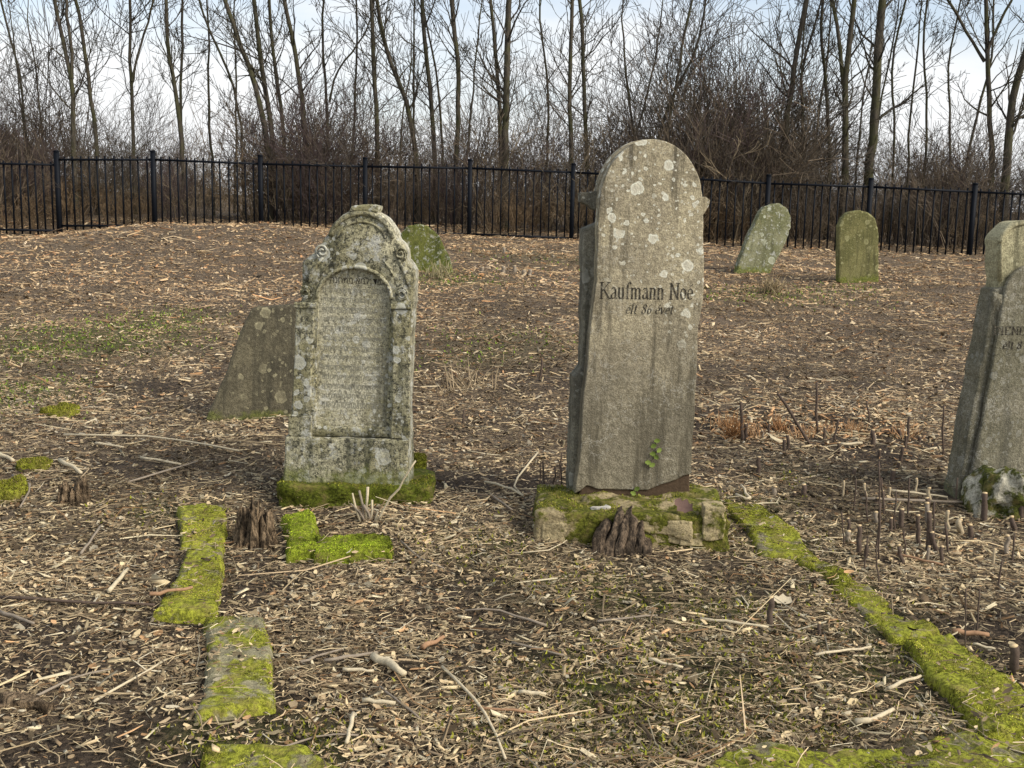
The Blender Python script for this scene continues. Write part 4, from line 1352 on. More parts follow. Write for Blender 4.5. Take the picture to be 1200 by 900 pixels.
def scatter_gn(name, pts, idx, scl, rotz, srcs_coll):
    """one object: instances of the given sources on given points"""
    me = bpy.data.meshes.new(name)
    me.vertices.add(len(pts)); me.vertices.foreach_set('co', np.asarray(pts, np.float32).ravel())
    for nm, ty, dat in (('pick', 'INT', np.asarray(idx, np.int32)), ('size', 'FLOAT', np.asarray(scl, np.float32)), ('turn', 'FLOAT', np.asarray(rotz, np.float32))):
        at_ = me.attributes.new(nm, ty, 'POINT'); at_.data.foreach_set('value', dat)
    o = link(name, me)
    ng = bpy.data.node_groups.new(name, 'GeometryNodeTree')
    ng.interface.new_socket('Geometry', in_out='INPUT', socket_type='NodeSocketGeometry')
    ng.interface.new_socket('Geometry', in_out='OUTPUT', socket_type='NodeSocketGeometry')
    gi = ng.nodes.new('NodeGroupInput'); go = ng.nodes.new('NodeGroupOutput')
    ip = ng.nodes.new('GeometryNodeInstanceOnPoints')
    ci = ng.nodes.new('GeometryNodeCollectionInfo')
    ci.inputs['Collection'].default_value = srcs_coll
    ci.inputs['Separate Children'].default_value = True
    ci.inputs['Reset Children'].default_value = True
    ng.links.new(gi.outputs[0], ip.inputs['Points'])
    ng.links.new(ci.outputs[0], ip.inputs['Instance'])
    ip.inputs['Pick Instance'].default_value = True

    def attr(nm, ty):
        a_ = ng.nodes.new('GeometryNodeInputNamedAttribute'); a_.data_type = ty
        a_.inputs['Name'].default_value = nm
        return a_.outputs['Attribute']
    ng.links.new(attr('pick', 'INT'), ip.inputs['Instance Index'])
    ng.links.new(attr('size', 'FLOAT'), ip.inputs['Scale'])
    cx = ng.nodes.new('ShaderNodeCombineXYZ')
    ng.links.new(attr('turn', 'FLOAT'), cx.inputs['Z'])
    ng.links.new(cx.outputs[0], ip.inputs['Rotation'])
    ng.links.new(ip.outputs[0], go.inputs[0])
    md = o.modifiers.new('scatter', 'NODES'); md.node_group = ng
    return o


rr = np.random.default_rng(77)
pts, idx, scl, rot = [], [], [], []
for k in range(440):
    y_ = 28.3 + 18 * rr.uniform() ** 1.6
    x_ = rr.uniform(-0.56, 0.56) * (y_ + 4)
    u_ = 600 + FPX * x_ / y_            # which stretch of the row: heights differ along it
    tall = 0.85
    tall = 0.48 + 0.8 * float(np.clip(fbm(np.array([u_ / 75.0]), np.array([y_ / 6.0]), 44, 2)[0] + 0.3, 0, 0.75))
    if 700 < u_ < 930: tall = 1.02
    elif u_ < 60 or 380 < u_ < 430: tall = 0.9
    elif 1040 < u_ < 1160: tall = 0.8
    pts.append((x_, y_, g1(x_, y_))); idx.append(int(rr.choice(8, p=[0.16, 0.14, 0.13, 0.13, 0.09, 0.15, 0.12, 0.08])))
    scl.append(tall * rr.uniform(0.7, 1.12)); rot.append(rr.uniform(0, 6.28))
for k in range(34):                    # the tall dense thicket behind the tan headstone
    y_ = rr.uniform(29.0, 33.5); u_ = rr.normal(825, 75)
    x_ = (u_ - 600) / FPX * y_
    hgt = max(0.5, 1.0 - abs(u_ - 850) / 190)
    pts.append((x_, y_, g1(x_, y_))); idx.append(int(rr.choice([2, 4, 3, 1, 2])))
    scl.append(hgt * rr.uniform(1.1, 1.55)); rot.append(rr.uniform(0, 6.28))
br = scatter_gn('brush', pts, idx, scl, rot, shr)
tag(br, 'tangled bare brown brush filling the strip behind the fence', 'brush', None, 'stuff')

LAND = [((1150, 600), 'by the mottled boulder'), ((1085, 575), 'just off the leaning headstone'), ((1020, 560), 'in the cut scrub behind the sunken kerb'), ((1040, 640), 'in the cut scrub beside the narrow kerb'),
        ((1000, 515), 'on the open ground by the crossed saplings'), ((890, 500), 'behind the tan headstone'), ((935, 580), 'behind the sunken mossy kerb'), ((1180, 770), 'by the wide mossy kerb'), ((1150, 680), 'between the boulder and the wide kerb'),
        ((900, 730), 'inside the plot by the pale leaf'), ((645, 560), 'beside the broken plinth'), ((590, 580), 'between the two tall headstones'), ((620, 760), 'in the middle of the plot'), ((430, 810), 'near the thick log end'),
        ((180, 530), 'before the broken dark slab'), ((30, 570), 'by the moss cushion'), ((90, 710), 'outside the mossy kerb'), ((80, 820), 'by the rotten wood plate'), ((350, 880), 'by the half-buried kerb'), ((1040, 820), 'inside the plot by the wide kerb'), ((560, 850), 'by the long pale branch'), ((560, 480), 'on the slope behind the ornate headstone'), ((780, 640), 'before the broken plinth')]


def where(u, v_):
    return min(LAND, key=lambda a_: (a_[0][0] - u) ** 2 + (1.6 * (a_[0][1] - v_)) ** 2)[1]


# ------------------------------------------------------------------ stumps, cut stems and sticks
def stump(name, u0, u1, vb, hpx, mat, label, seed, lean=(0, 0), splits=7, tap=0.45):
    a = gpt(u0, vb); b_ = gpt(u1, vb)
    c = (a + b_) / 2
    rad = (b_.x - a.x) / 2
    H = hpx * c.y / FPX
    rr = np.random.default_rng(seed)
    nA, nZ = 96, 14
    th = np.linspace(0, 2 * np.pi, nA, endpoint=False)
    gr = rr.uniform(0, 2 * np.pi, splits * 2)
    dd = np.abs((th[:, None] - gr[None, :] + np.pi) % (2 * np.pi) - np.pi)
    flute = -0.26 * np.exp(-(dd / 0.07) ** 2).max(1) + 0.05 * rr.normal(0, 1, nA) + 0.10 * np.sin(th * 3 + seed)
    sm = rr.normal(0, 1, nA); sm = (sm + np.roll(sm, 1) + np.roll(sm, -1)) / 1.7
    toph = H * (0.84 + 0.16 * np.sin(th + seed) + 0.2 * sm - 0.3 * np.exp(-(dd / 0.09) ** 2).max(1))
    V = []
    for k in range(nZ + 1):
        f = k / nZ
        r_ = rad * (1.15 - tap * f ** 0.7 + 0.25 * (1 - f) ** 4 * np.sin(th * 2.5 + seed)) * (1 + flute * (0.5 + 0.6 * f)) + 0.004 * rr.normal(0, 1, nA)
        if k == 0: r_ = r_ * 1.1
        z_ = -0.05 + (toph + 0.05) * f
        V.append(np.stack([r_ * np.cos(th) + lean[0] * f, r_ * 0.8 * np.sin(th) + lean[1] * f, z_], -1))
    for f, dz in ((0.62, -0.10), (0.3, -0.28), (0.05, -0.42)):        # hollow rotten top
        last = V[nZ]
        q = last.copy(); cxy = last[:, :2].mean(0)
        q[:, :2] = cxy + (last[:, :2] - cxy) * f
        q[:, 2] = last[:, 2] + H * dz + 0.006 * rr.normal(0, 1, nA)
        V.append(q)
    n_r = len(V)
    V = np.concatenate(V)
    i_ = np.arange(nA); j_ = (i_ + 1) % nA
    F = [np.stack([k * nA + i_, k * nA + j_, (k + 1) * nA + j_, (k + 1) * nA + i_], -1) for k in range(n_r - 1)]
    o = link(name, mk_mesh(name, V, F, mat), None, (c.x, c.y + rad * 0.6, g1(c.x, c.y + rad * 0.6)))
    return tag(o, label, 'stump')


stump('tree_stump', 268, 324, 646, 46, M['rot'], 'rotten hollow brown stump between mossy kerb stones', 5, (0.0, 0.03))
sq = gpt(728, 654)
st_b = empty('tree_stump', (sq.x, sq.y + 0.05, g1(sq.x, sq.y + 0.05)), (0, 0, R(-6)))
tag(st_b, 'split grey-brown stump against the front of the broken plinth', 'stump')
rs_ = random.Random(4)
for k_, (x0_, x1_, h_, le_) in enumerate([(-0.15, -0.085, 0.13, 0.04), (-0.09, -0.03, 0.185, 0.05), (-0.036, 0.018, 0.19, 0.045), (0.01, 0.065, 0.165, 0.04), (0.058, 0.11, 0.135, 0.03), (0.10, 0.15, 0.08, 0.01)]):
    pc_ = lump_block('splinter', x0_, x1_, -0.045 - rs_.uniform(0, 0.03), 0.10, -0.06, h_, M['oldwood'], st_b, 140 + k_, 0.007, 12, 9)
    for vv in pc_.data.vertices:
        f_ = max(0.0, vv.co.z / 0.22)
        vv.co.x = vv.co.x * (1 - 0.32 * f_) + le_ * f_ * 0.9 + 0.004 * math.sin(vv.co.z * 60 + k_)
        vv.co.y += 0.09 * f_ + 0.005 * math.sin(vv.co.x * 90 + k_ * 2)
        if vv.co.z > h_ * 0.8: vv.co.z += 0.012 * math.sin(vv.co.x * 70 + k_ * 1.7)
stump('tree_stump', 60, 102, 595, 24, M['rot'], 'low crumbling stump with moss beside twigs at the plot edge', 15, (0.0, 0.02), 5)


def polytube(name, pts, rad, mat, label=None, cat=None, group=None, sides=6, parent=None, k=9, wob=0.25, seed=0, smooth=True):
    """a stick along points; its ends closed"""
    rr = np.random.default_rng(seed)
    P = np.array([np.array(p) for p in pts])
    s = np.concatenate([[0], np.cumsum(np.linalg.norm(np.diff(P, axis=0), axis=1))])
    ss = np.linspace(0, s[-1], k)
    Q = np.stack([np.interp(ss, s, P[:, j]) for j in range(3)], -1)
    Q[1:-1] += rr.normal(0, rad[0] * wob, (k - 2, 3))
    Rr = np.interp(ss, [0, s[-1]], rad) * rr.uniform(0.88, 1.12, k)
    org = Q[0].copy()
    tb = Tubes(); tb.add(Q - org, Rr)
    o = link(name, tb.mesh(name, mat, sides, True, smooth), parent, org)
    if label: tag(o, label, cat, group)
    return o


STICKS = [  # pixel path, width px, material, label (None = look-alikes)
    ([(75, 514), (180, 516), (235, 524), (280, 533)], 3.5, 'palewood', 'long thin peeled branch lying before the broken dark slab'),
    ([(112, 524), (145, 529)], 4, 'palewood', None),
    ([(165, 541), (212, 549)], 4, 'palewood', None),
    ([(150, 570), (232, 545)], 3, 'greywood', None),
    ([(0, 707), (90, 712), (182, 716)], 5, 'stembark', 'long dark branch lying level beside the kerb stones'),
    ([(0, 724), (40, 738)], 6, 'greywood', None),
    ([(176, 716), (200, 713), (226, 708)], 6, 'redwood', 'reddish peeled stick across the mossy kerb end'),
    ([(128, 700), (150, 674)], 7, 'palewood', None),
    ([(518, 789), (548, 815), (572, 850), (592, 898)], 6, 'palewood', 'long pale peeled branch pointing out of the plot'),
    ([(437, 778), (455, 786), (474, 800)], 14, 'palewood', 'short thick pale log end'),
    ([(402, 792), (438, 794)], 6, 'palewood', None),
    ([(425, 830), (463, 833)], 8, 'palewood', None),
    ([(414, 845), (406, 880)], 8, 'palewood', None),
    ([(380, 782), (442, 772)], 6, 'greywood', None),
    ([(352, 783), (400, 768)], 4, 'greywood', None),
    ([(445, 812), (492, 850)], 4, 'greywood', None),
    ([(495, 767), (520, 754)], 8, 'redwood', None),
    ([(1002, 855), (1022, 852), (1046, 840)], 9, 'palewood', 'pale split wood splinter near the mossy kerb corner'),
    ([(1040, 815), (1078, 800)], 6, 'palewood', None),
    ([(1116, 748), (1158, 752)], 9, 'redwood', 'orange bark strip by the wide mossy kerb'),
    ([(1140, 762), (1166, 768)], 5, 'palewood', None),
    ([(1145, 822), (1172, 818), (1190, 819)], 6, 'palewood', None),
    ([(630, 535), (600, 572), (612, 586)], 3.5, 'palewood', None),
    ([(568, 570), (590, 574), (613, 586)], 4.5, 'palewood', 'curved pale stick between the two tall headstones'),
    ([(575, 585), (600, 603)], 4, 'greywood', None),
    ([(70, 545), (95, 560)], 7, 'palewood', 'pale split stick leaning on the crumbling stump'),
    ([(0, 538), (16, 546)], 7, 'palewood', None),
    ([(0, 590), (34, 578)], 6, 'greywood', None),
    ([(15, 562), (38, 575), (24, 600)], 4, 'greywood', None),
    ([(600, 760), (660, 775)], 4, 'greywood', None),
    ([(820, 732), (900, 742)], 5, 'palewood', None),
    ([(700, 735), (770, 728)], 4, 'greywood', None),
    ([(760, 780), (800, 790)], 6, 'palewood', None),
    ([(560, 838), (630, 843)], 5, 'redwood', None),
    ([(608, 820), (640, 822)], 7, 'palewood', None),
    ([(955, 775), (1020, 765)], 5, 'palewood', None),
    ([(700, 612), (648, 650), (604, 654)], 2.5, 'palewood', None),
    ([(862, 585), (880, 592), (868, 574)], 5, 'palewood', None),
    ([(1043, 580), (1110, 588)], 4, 'palewood', None),
    ([(1010, 590), (1128, 594)], 5, 'greywood', None),
    ([(985, 525), (1010, 524)], 5, 'palewood', None),
    ([(1050, 655), (1105, 668)], 4, 'redwood', None),
    ([(640, 740), (580, 720), (545, 722)], 4, 'greywood', None),
    ([(300, 895), (380, 868), (420, 870)], 4, 'greywood', None),
    ([(30, 830), (90, 800), (130, 792)], 4, 'greywood', None),
    ([(110, 830), (170, 795), (195, 780)], 4, 'palewood', None),
    ([(470, 640), (492, 660), (520, 672)], 3.5, 'greywood', None),
    ([(860, 640), (800, 632)], 3, 'greywood', None),
    ([(95, 655), (118, 622)], 4, 'greywood', None),
]
for i, (px, wpx, mk, lab) in enumerate(STICKS):
    pts = []
    for (u, v_) in px:
        q = gpt(u, v_)
        rad = wpx * q.y / FPX * 0.42
        pts.append(np.array((q.x, q.y, q.z + rad * 0.7 + (0.065 if lab and 'kerb end' in lab else 0.02))))
    nm = 'fallen_stick'
    gl = ('short ' if abs(px[0][0] - px[-1][0]) + abs(px[0][1] - px[-1][1]) < 42 else 'long ') + {'palewood': 'pale peeled stick', 'greywood': 'grey weathered stick', 'redwood': 'reddish barked stick', 'stembark': 'dark stick'}[mk] + ' lying ' + where(*px[0])
    polytube(nm, pts, (rad, rad * 0.7), M[mk], lab or gl, 'stick', 'sticks lying in the litter', 7, None, 6, 0.3, i, False)


def stem(u, vb, vt, wpx, label, group, du=0.0, cut=True, mat='stembark', seed=0, wob=0.2):
    q = gpt(u, vb)
    top = atY(u + du, vt, q.y)
    rad = wpx * q.y / FPX * 0.42
    base = np.array((q.x, q.y, q.z - 0.03))
    o = polytube('cut_stem', [base, np.array(top)], (rad, rad * 0.86), M[mat], label, 'stem', group, 7, None, 6, wob, seed)
    if cut:
        d = np.array(top) - base; L = np.linalg.norm(d); d /= L
        tb = Tubes(); tb.add(np.array([d * (L - 0.003), d * (L + 0.004)]), [rad * 0.84, rad * 0.8])
        link('cut_face', tb.mesh('cut_face', M['cutwood'], 7, True, False), o)
    return o


LS = 'short sawn shrub stem with pale cut top'
S1 = 'sawn stems before the leaning headstone'
for i, (u, vt, vb, w, du) in enumerate([(1023, 504, 524, 7, 0), (983, 519, 531, 6, 0), (1031, 527, 537, 5, 0), (1056, 528, 540, 5, 0), (1045, 551, 565, 7, 2), (942, 568, 582, 8, 0), (931, 577, 582, 6, 0),
                                        (1056, 597, 620, 8, 1), (1007, 616, 650, 8, 0), (1089, 600, 646, 8, 0), (1153, 578, 612, 9, 1), (1197, 573, 609, 9, 0), (1190, 757, 792, 15, -2),
                                        (870, 470, 517, 5, -2), (1078, 604, 640, 7, -2), (903, 700, 735, 10, 0), (960, 730, 745, 6, 0)]):
    stem(u, vb, vt, w, ('thick ' if w > 7.5 else 'slim ') + ('low' if vb - vt < 16 else 'tall') + ' pale-topped sawn stub ' + where(u, vb), S1, du, True, 'stembark', i)
rs2 = random.Random(21)
for i in range(34):
    u = rs2.uniform(865, 1190); vb = rs2.uniform(500, 668)
    if vb > 600 and u < 985: u += 110
    if u > 1100 and vb < 600: u -= 90
    w = rs2.uniform(4.5, 8.0) * (0.8 + (vb - 500) / 500)
    vt = vb - rs2.uniform(7, 24) * (0.75 + (vb - 500) / 400)
    stem(u, vb, vt, w, ('stout' if w > 7 else 'thin') + (' stubby' if vb - vt < 15 else ' taller') + ' brown stub with fresh pale tip ' + where(u, vb), S1, rs2.uniform(-4, 4), True, 'stembark' if rs2.random() < 0.7 else 'greywood', 200 + i, 0.3)
for i, (u, vt, vb, w, du) in enumerate([(1111, 595, 622, 7, 0), (1125, 605, 628, 11, 0), (1088, 568, 590, 8, 1), (1073, 557, 581, 5, 1), (1015, 563, 582, 5, -2), (987, 560, 582, 4, 2), (1041, 568, 581, 5, 2), (1165, 640, 662, 6, 1)]):
    stem(u, vb, vt + 4, w * 0.8, ('broad' if w > 7.5 else 'narrow') + ' shrub stub stripped to bare pale wood ' + where(u, vb), 'stripped pale stems before the leaning headstone', du, True, 'strip', 40 + i, 0.6)
for i, (u, vt, vb, w, du) in enumerate([(957, 448, 506, 4, 0), (953, 461, 521, 4.5, -42), (1105, 475, 534, 3, 1), (1062, 488, 524, 4, 4), (1031, 541, 658, 3, -1), (976, 491, 518, 3.5, 7), (1020, 470, 496, 2.5, -4),
                                        (1036, 560, 604, 3, -3), (1026, 590, 650, 3, 6), (1064, 560, 606, 3, 2), (1185, 625, 660, 3, 4), (1132, 690, 770, 2.5, 0), (640, 540, 582, 3, -4), (655, 530, 560, 2.5, 3),
                                        (1112, 612, 650, 4, -4), (1094, 588, 640, 3, 1), (1170, 655, 690, 3, 5), (543, 480, 498, 3, 1), (1145, 690, 740, 2.5, 3), (990, 600, 640, 2.5, -4), (633, 420, 446, 3, 2),
                                        (1000, 562, 600, 2.5, 3), (1018, 575, 615, 2.5, -4), (1048, 575, 625, 2.5, 2), (1062, 622, 655, 3, -3), (1120, 560, 592, 2.5, 2), (1012, 630, 668, 2.5, 5), (1030, 640, 690, 2.5, -3), (648, 548, 588, 3, 2), (660, 545, 585, 2.5, -3), (632, 540, 575, 2, 2)]):
    stem(u, vb, vt, w, ('leaning ' if abs(du) > 3 else 'upright ') + ('tall' if vb - vt > 45 else 'short') + ' thin bare sapling ' + where(u, vb), 'thin saplings left standing', du, False, 'stembark', 80 + i, 0.5)
for i, (u, vt, vb, w) in enumerate([(565, 313, 319, 6), (590, 312, 319, 6), (603, 311, 319, 6), (614, 316, 323, 6), (621, 316, 323, 6), (591, 290, 297, 5), (648, 299, 302, 4)]):
    stem(u, vb, vt, w, 'pale cut stub on the slope below the fence', 'pale stubs below the fence', 0, True, 'greywood', 120 + i)
# leaning stalk and cut clump before the ornate headstone
q = gpt(438, 612)
tp = atY(487, 540, q.y - 0.05)
polytube('leaning_stalk', [np.array(q) - np.array((0, 0, 0.01)), np.array(tp)], (0.007, 0.004), M['palewood'], 'long pale stalk slanting up in front of the ornate headstone', 'stalk', None, 6, None, 8, 0.4, 3)
cl = empty('stalk_clump', gpt(426, 612))
tag(cl, 'clump of cut pale stalks in front of the ornate headstone', 'stalks')
for i, (u, vt, du) in enumerate([(413, 578, -7), (421, 575, -2), (431, 571, 2), (411, 590, -9), (436, 586, 3), (426, 592, 0), (443, 600, 0)]):
    a = gpt(424 + i * 2.4, 612)
    e = atY(u, vt, a.y)
    P0 = np.array(a) - np.array(cl.location); P1 = np.array(e) - np.array(cl.location)
    tb = Tubes(); Pm = (P0 + P1) / 2 + np.array((random.uniform(-.01, .01), 0.01, 0))
    tb.add(np.array([P0 - np.array((0, 0, .02)), Pm, P1]), [0.0075, 0.0065, 0.004 + 0.002 * (i % 3)])
    link('stalk', tb.mesh('stalk', M['palewood'] if i % 2 == 0 else M['greywood'], 6, True), cl)


# dry grass tufts
def tuft(u, v_, hpx, n, c, label, cat='grass tuft', spread=0.06, seed=0):
    q = gpt(u, v_)
    H = hpx * q.y / FPX
    rr = np.random.default_rng(seed)
    tb = Tubes()
    for i in range(n):
        s = np.array([rr.normal(0, spread * 0.5), rr.normal(0, spread * 0.5), -0.01])
        d = np.array([rr.normal(0, 0.35), rr.normal(0, 0.35), 1.0])
        grow(tb, s, d, H * rr.uniform(0.5, 1.1), 0.0035 * max(1, q.y / 6), 0, rr, (1,), -0.3, 0.12, 4, 0.3, (0.4, 0.9), 0.001, tuple(np.array(c) * rr.uniform(0.6, 1.3)))
    o = link('grass_tuft', tb.mesh('grass_tuft', M['litter'], 3, False, False, True), None, q)
    return tag(o, label, cat, 'dry grass tufts')


tuft(858, 514, 38, 60, (0.36, 0.19, 0.08), 'upright orange-brown dry grass tuft behind the tan headstone', seed=1)
tuft(912, 505, 24, 50, (0.34, 0.18, 0.08), 'low rusty dry grass tuft beside the crossed saplings', seed=2)
for k_, (u_, v_, h_, wh) in enumerate([(880, 512, 22, 'beside the dark stub'), (940, 512, 18, 'under the crossed saplings'), (970, 508, 16, 'behind the crossed saplings'), (1000, 505, 18, 'behind the low sawn stub'), (1060, 512, 22, 'before the leaning sapling'), (845, 500, 18, 'close behind the tan headstone')]):
    tuft(u_, v_, h_, 40, (0.40, 0.24, 0.12), 'small rusty dry grass tuft ' + wh, spread=0.09, seed=30 + k_)
tuft(905, 345, 26, 90, (0.32, 0.25, 0.14), 'pale straw tuft at the foot of the lichen headstone', spread=0.16, seed=3)
tuft(515, 325, 22, 50, (0.30, 0.26, 0.14), 'straw tuft against the overgrown headstone stub', spread=0.2, seed=4)
tuft(545, 455, 40, 50, (0.40, 0.31, 0.19), 'loose heap of pale stalks on the open slope', spread=0.25, seed=5)


# moss lumps
def moss_lump(u, v_, wpx, hpx, label, seed, cover=0.5):
    q = gpt(u, v_)
    s = q.y / FPX
    o = lump_block('moss_lump', -wpx * s / 2, wpx * s / 2, -0.05, wpx * s * 0.5, -0.04, hpx * s, M['kerb_full'], None, seed, 0.02, 10)
    o.location = q
    tag(o, label, 'moss')
    fuzz_on(o, 3500, o, seed, cover, 0.1, 0.009, 0.003, 0.7)
    return o


moss_lump(5, 588, 42, 28, 'dark green moss cushion beside the loose twigs', 5)
moss_lump(68, 486, 42, 10, 'flat bright moss patch on the bare slope', 6)
moss_lump(487, 562, 22, 28, 'moss cushion against the foot of the ornate headstone', 7)
moss_lump(42, 548, 34, 8, 'thin moss pad on the crumbling stump edge', 9)
# bark plate
q = gpt(25, 832)
bk_ = lump_block('bark_plate', -0.09, 0.09, -0.03, 0.04, -0.02, 0.035, M['rot'], None, 12, 0.02, 10)
bk_.location = q
tag(bk_, 'dark rotten wood plate sunk in the chips', 'wood')


# leaves
def leaf_obj(name, P, size, mat, label, cat, rot, parent=None, curl=0.3):
    n = 9
    V, F = [], []
    for i in range(n):
        f = i / (n - 1)
        w = size * 0.36 * math.sin(math.pi * min(1, f * 0.94 + 0.05)) ** 0.9 * (1 + 0.3 * math.sin(i * 2.4))
        z_ = curl * size * (f - 0.5) ** 2
        V += [(size * (f - 0.5), -w, z_ + w * 0.35), (size * (f - 0.5), 0, z_), (size * (f - 0.5), w, z_ + w * 0.35)]
    for i in range(n - 1):
        k = i * 3
        F += [(k, k + 3, k + 4, k + 1), (k + 1, k + 4, k + 5, k + 2)]
    o = link(name, mk_mesh(name, np.array(V), [np.array(F)], mat, None, True), parent, P)
    o.rotation_euler = rot
    if label: tag(o, label, cat)
    return o


lp = atY(802, 597, yf + 0.02)
leaf_obj('fallen_leaf', (lp.x, yf + 0.03, zk + 0.03), 0.10, M['deadleaf'], 'curled purple-brown leaf on the edge of the broken plinth', 'leaf', (R(35), R(20), R(-35)), None, 0.9)
q = gpt(917, 712)
leaf_obj('fallen_leaf', (q.x, q.y, q.z + 0.025), 0.09, M['palewood'], 'pale dry leaf lying flat inside the plot', 'leaf', (R(14), 0, R(-30)))
# small ivy sprigs on the tan stone
for (sprig, lab) in (([(768, 515), (764, 521), (770, 526), (763, 530), (767, 534), (757, 540), (762, 543)], 'small green ivy sprig growing up the tan headstone'),
                     ([(744, 570), (739, 575), (746, 579), (741, 584)], 'tiny ivy sprig rooted in the mortar under the tan headstone')):
    pc_ = [K(u, v_) for (u, v_) in sprig]
    mw = Matrix.Translation((K.x0, Yk, zk)) @ ks.rotation_euler.to_matrix().to_4x4()
    pw = [mw @ Vector((x_, -0.056, z_)) for x_, z_ in pc_]
    iv = empty('ivy_sprig', pw[-1]); tag(iv, lab, 'ivy')
    for i, p_ in enumerate(pw):
        leaf_obj('leaf', p_ - pw[-1], 0.032, M['leaf'], None, None, (R(62 + 20 * random.random()), R(random.uniform(-40, 40)), R(random.uniform(-40, 40))), iv)
    tb = Tubes()
    tb.add(np.array([np.array(p_ - pw[-1]) + np.array((0, 0.004, 0)) for p_ in pw[::-1]]), [0.0018] * len(pw))
    link('vine', tb.mesh('vine', M['stembark'], 4, True), iv)

# ------------------------------------------------------------------ litter: chips, stalks, shreds
def foot_mask(x, y):
    rj = np.random.default_rng(5)
    x = x + rj.normal(0, 0.022, len(x)); y = y + rj.normal(0, 0.022, len(y))
    msk = np.zeros(len(x), bool)
    for q in FOOT:
        q = np.array(q)
        s = None
        ins = np.ones(len(x), bool)
        sg = np.zeros(len(x))
        area = 0
        for i in range(4):
            a, b_ = q[i], q[(i + 1) % 4]
            area += a[0] * b_[1] - b_[0] * a[1]
        for i in range(4):
            a, b_ = q[i], q[(i + 1) % 4]
            cr = (b_[0] - a[0]) * (y - a[1]) - (b_[1] - a[1]) * (x - a[0])
            ins &= (cr * np.sign(area) > 0)
        msk |= ins
    return msk


def sample_ground(n_try, dens0, seed, y0=2.35, y1=30.0, yref=3.6, pw=2.0, soil=1.0):
    r = np.random.default_rng(seed)
    y = y0 + (y1 - y0) * r.uniform(0, 1, n_try) ** 2.2
    pdf = (1 / 2.2) * ((y - y0) / (y1 - y0) + 1e-9) ** (1 / 2.2 - 1) / (y1 - y0)
    halfw = 0.56 * y + 2.2
    x = r.uniform(-1, 1, n_try) * halfw
    out = np.clip((np.abs(x) - (0.49 * y + 0.35)) / 0.5, 0, 1)      # sparser well outside the plot
    want = dens0 * np.minimum(1, (yref / y) ** pw) * (1 - 0.72 * out)
    have = n_try * pdf / (2 * halfw)
    keep = r.uniform(0, 1, n_try) < want / have
    x, y = x[keep], y[keep]
    bare = bareness(x, y)
    kb = r.uniform(0, 1, len(x)) > bare * soil * 0.9
    x, y = x[kb], y[kb]
    fm = foot_mask(x, y)
    k2 = ~(fm & (r.uniform(0, 1, len(x)) < 0.86))
    return x[k2], y[k2], fm[k2], r


def place(local, x, y, z, yaw, pitch, rollv):
    """local (n,m,3) -> world"""
    cy, sy = np.cos(yaw)[:, None], np.sin(yaw)[:, None]
    cp, spp = np.cos(pitch)[:, None], np.sin(pitch)[:, None]
    cr, sr = np.cos(rollv)[:, None], np.sin(rollv)[:, None]
    X, Y, Z = local[..., 0], local[..., 1], local[..., 2]
    Y, Z = Y * cr - Z * sr, Y * sr + Z * cr
    X, Z = X * cp - Z * spp, X * spp + Z * cp
    X, Y = X * cy - Y * sy, X * sy + Y * cy
    return np.stack([X + x[:, None], Y + y[:, None], Z + z[:, None]], -1)


PAL = np.array([(0.28, 0.215, 0.14), (0.16, 0.118, 0.076), (0.40, 0.315, 0.20), (0.54, 0.44, 0.28), (0.70, 0.61, 0.43), (0.30, 0.185, 0.10), (0.075, 0.056, 0.04), (0.40, 0.36, 0.28)])


def pal_cols(n, r, p, x, y):
    c = PAL[r.choice(len(PAL), n, p=p)]
    warm = np.clip((y - 6) / 10, 0, 1)[:, None]
    c = c * (1 - warm) + c * np.array([1.10, 0.98, 0.90]) * warm
    c = c * np.where(warm > 0, 1.0, np.array([1.0, 1.0, 0.98]))
    big = np.clip(1.0 + 0.9 * fbm(x * 0.5, y * 0.5, 88, 3) + 0.7 * fbm(x * 2.4, y * 2.4, 89, 3), 0.45, 1.6)[:, None]
    c = c * np.array([0.98, 0.96, 0.88]) * 0.95 * big * (1 + 0.32 * warm) * np.clip(r.lognormal(-0.08, 0.47, n), 0.28, 2.2)[:, None]
    return c * np.minimum(1.0, 0.68 / c.max(1))[:, None]


HEAPS = [(540, 420, 0.5, 90), (570, 445, 0.35, 80), (620, 410, 0.4, 50), (510, 440, 0.3, 50), (650, 440, 0.25, 30), (590, 318, 0.6, 40), (850, 495, 0.35, 80), (960, 500, 0.4, 90), (1060, 510, 0.4, 80), (880, 330, 0.5, 40), (300, 290, 1.0, 60), (420, 300, 0.8, 40), (700, 420, 0.3, 20), (1100, 640, 0.2, 30), (470, 600, 0.12, 25)]


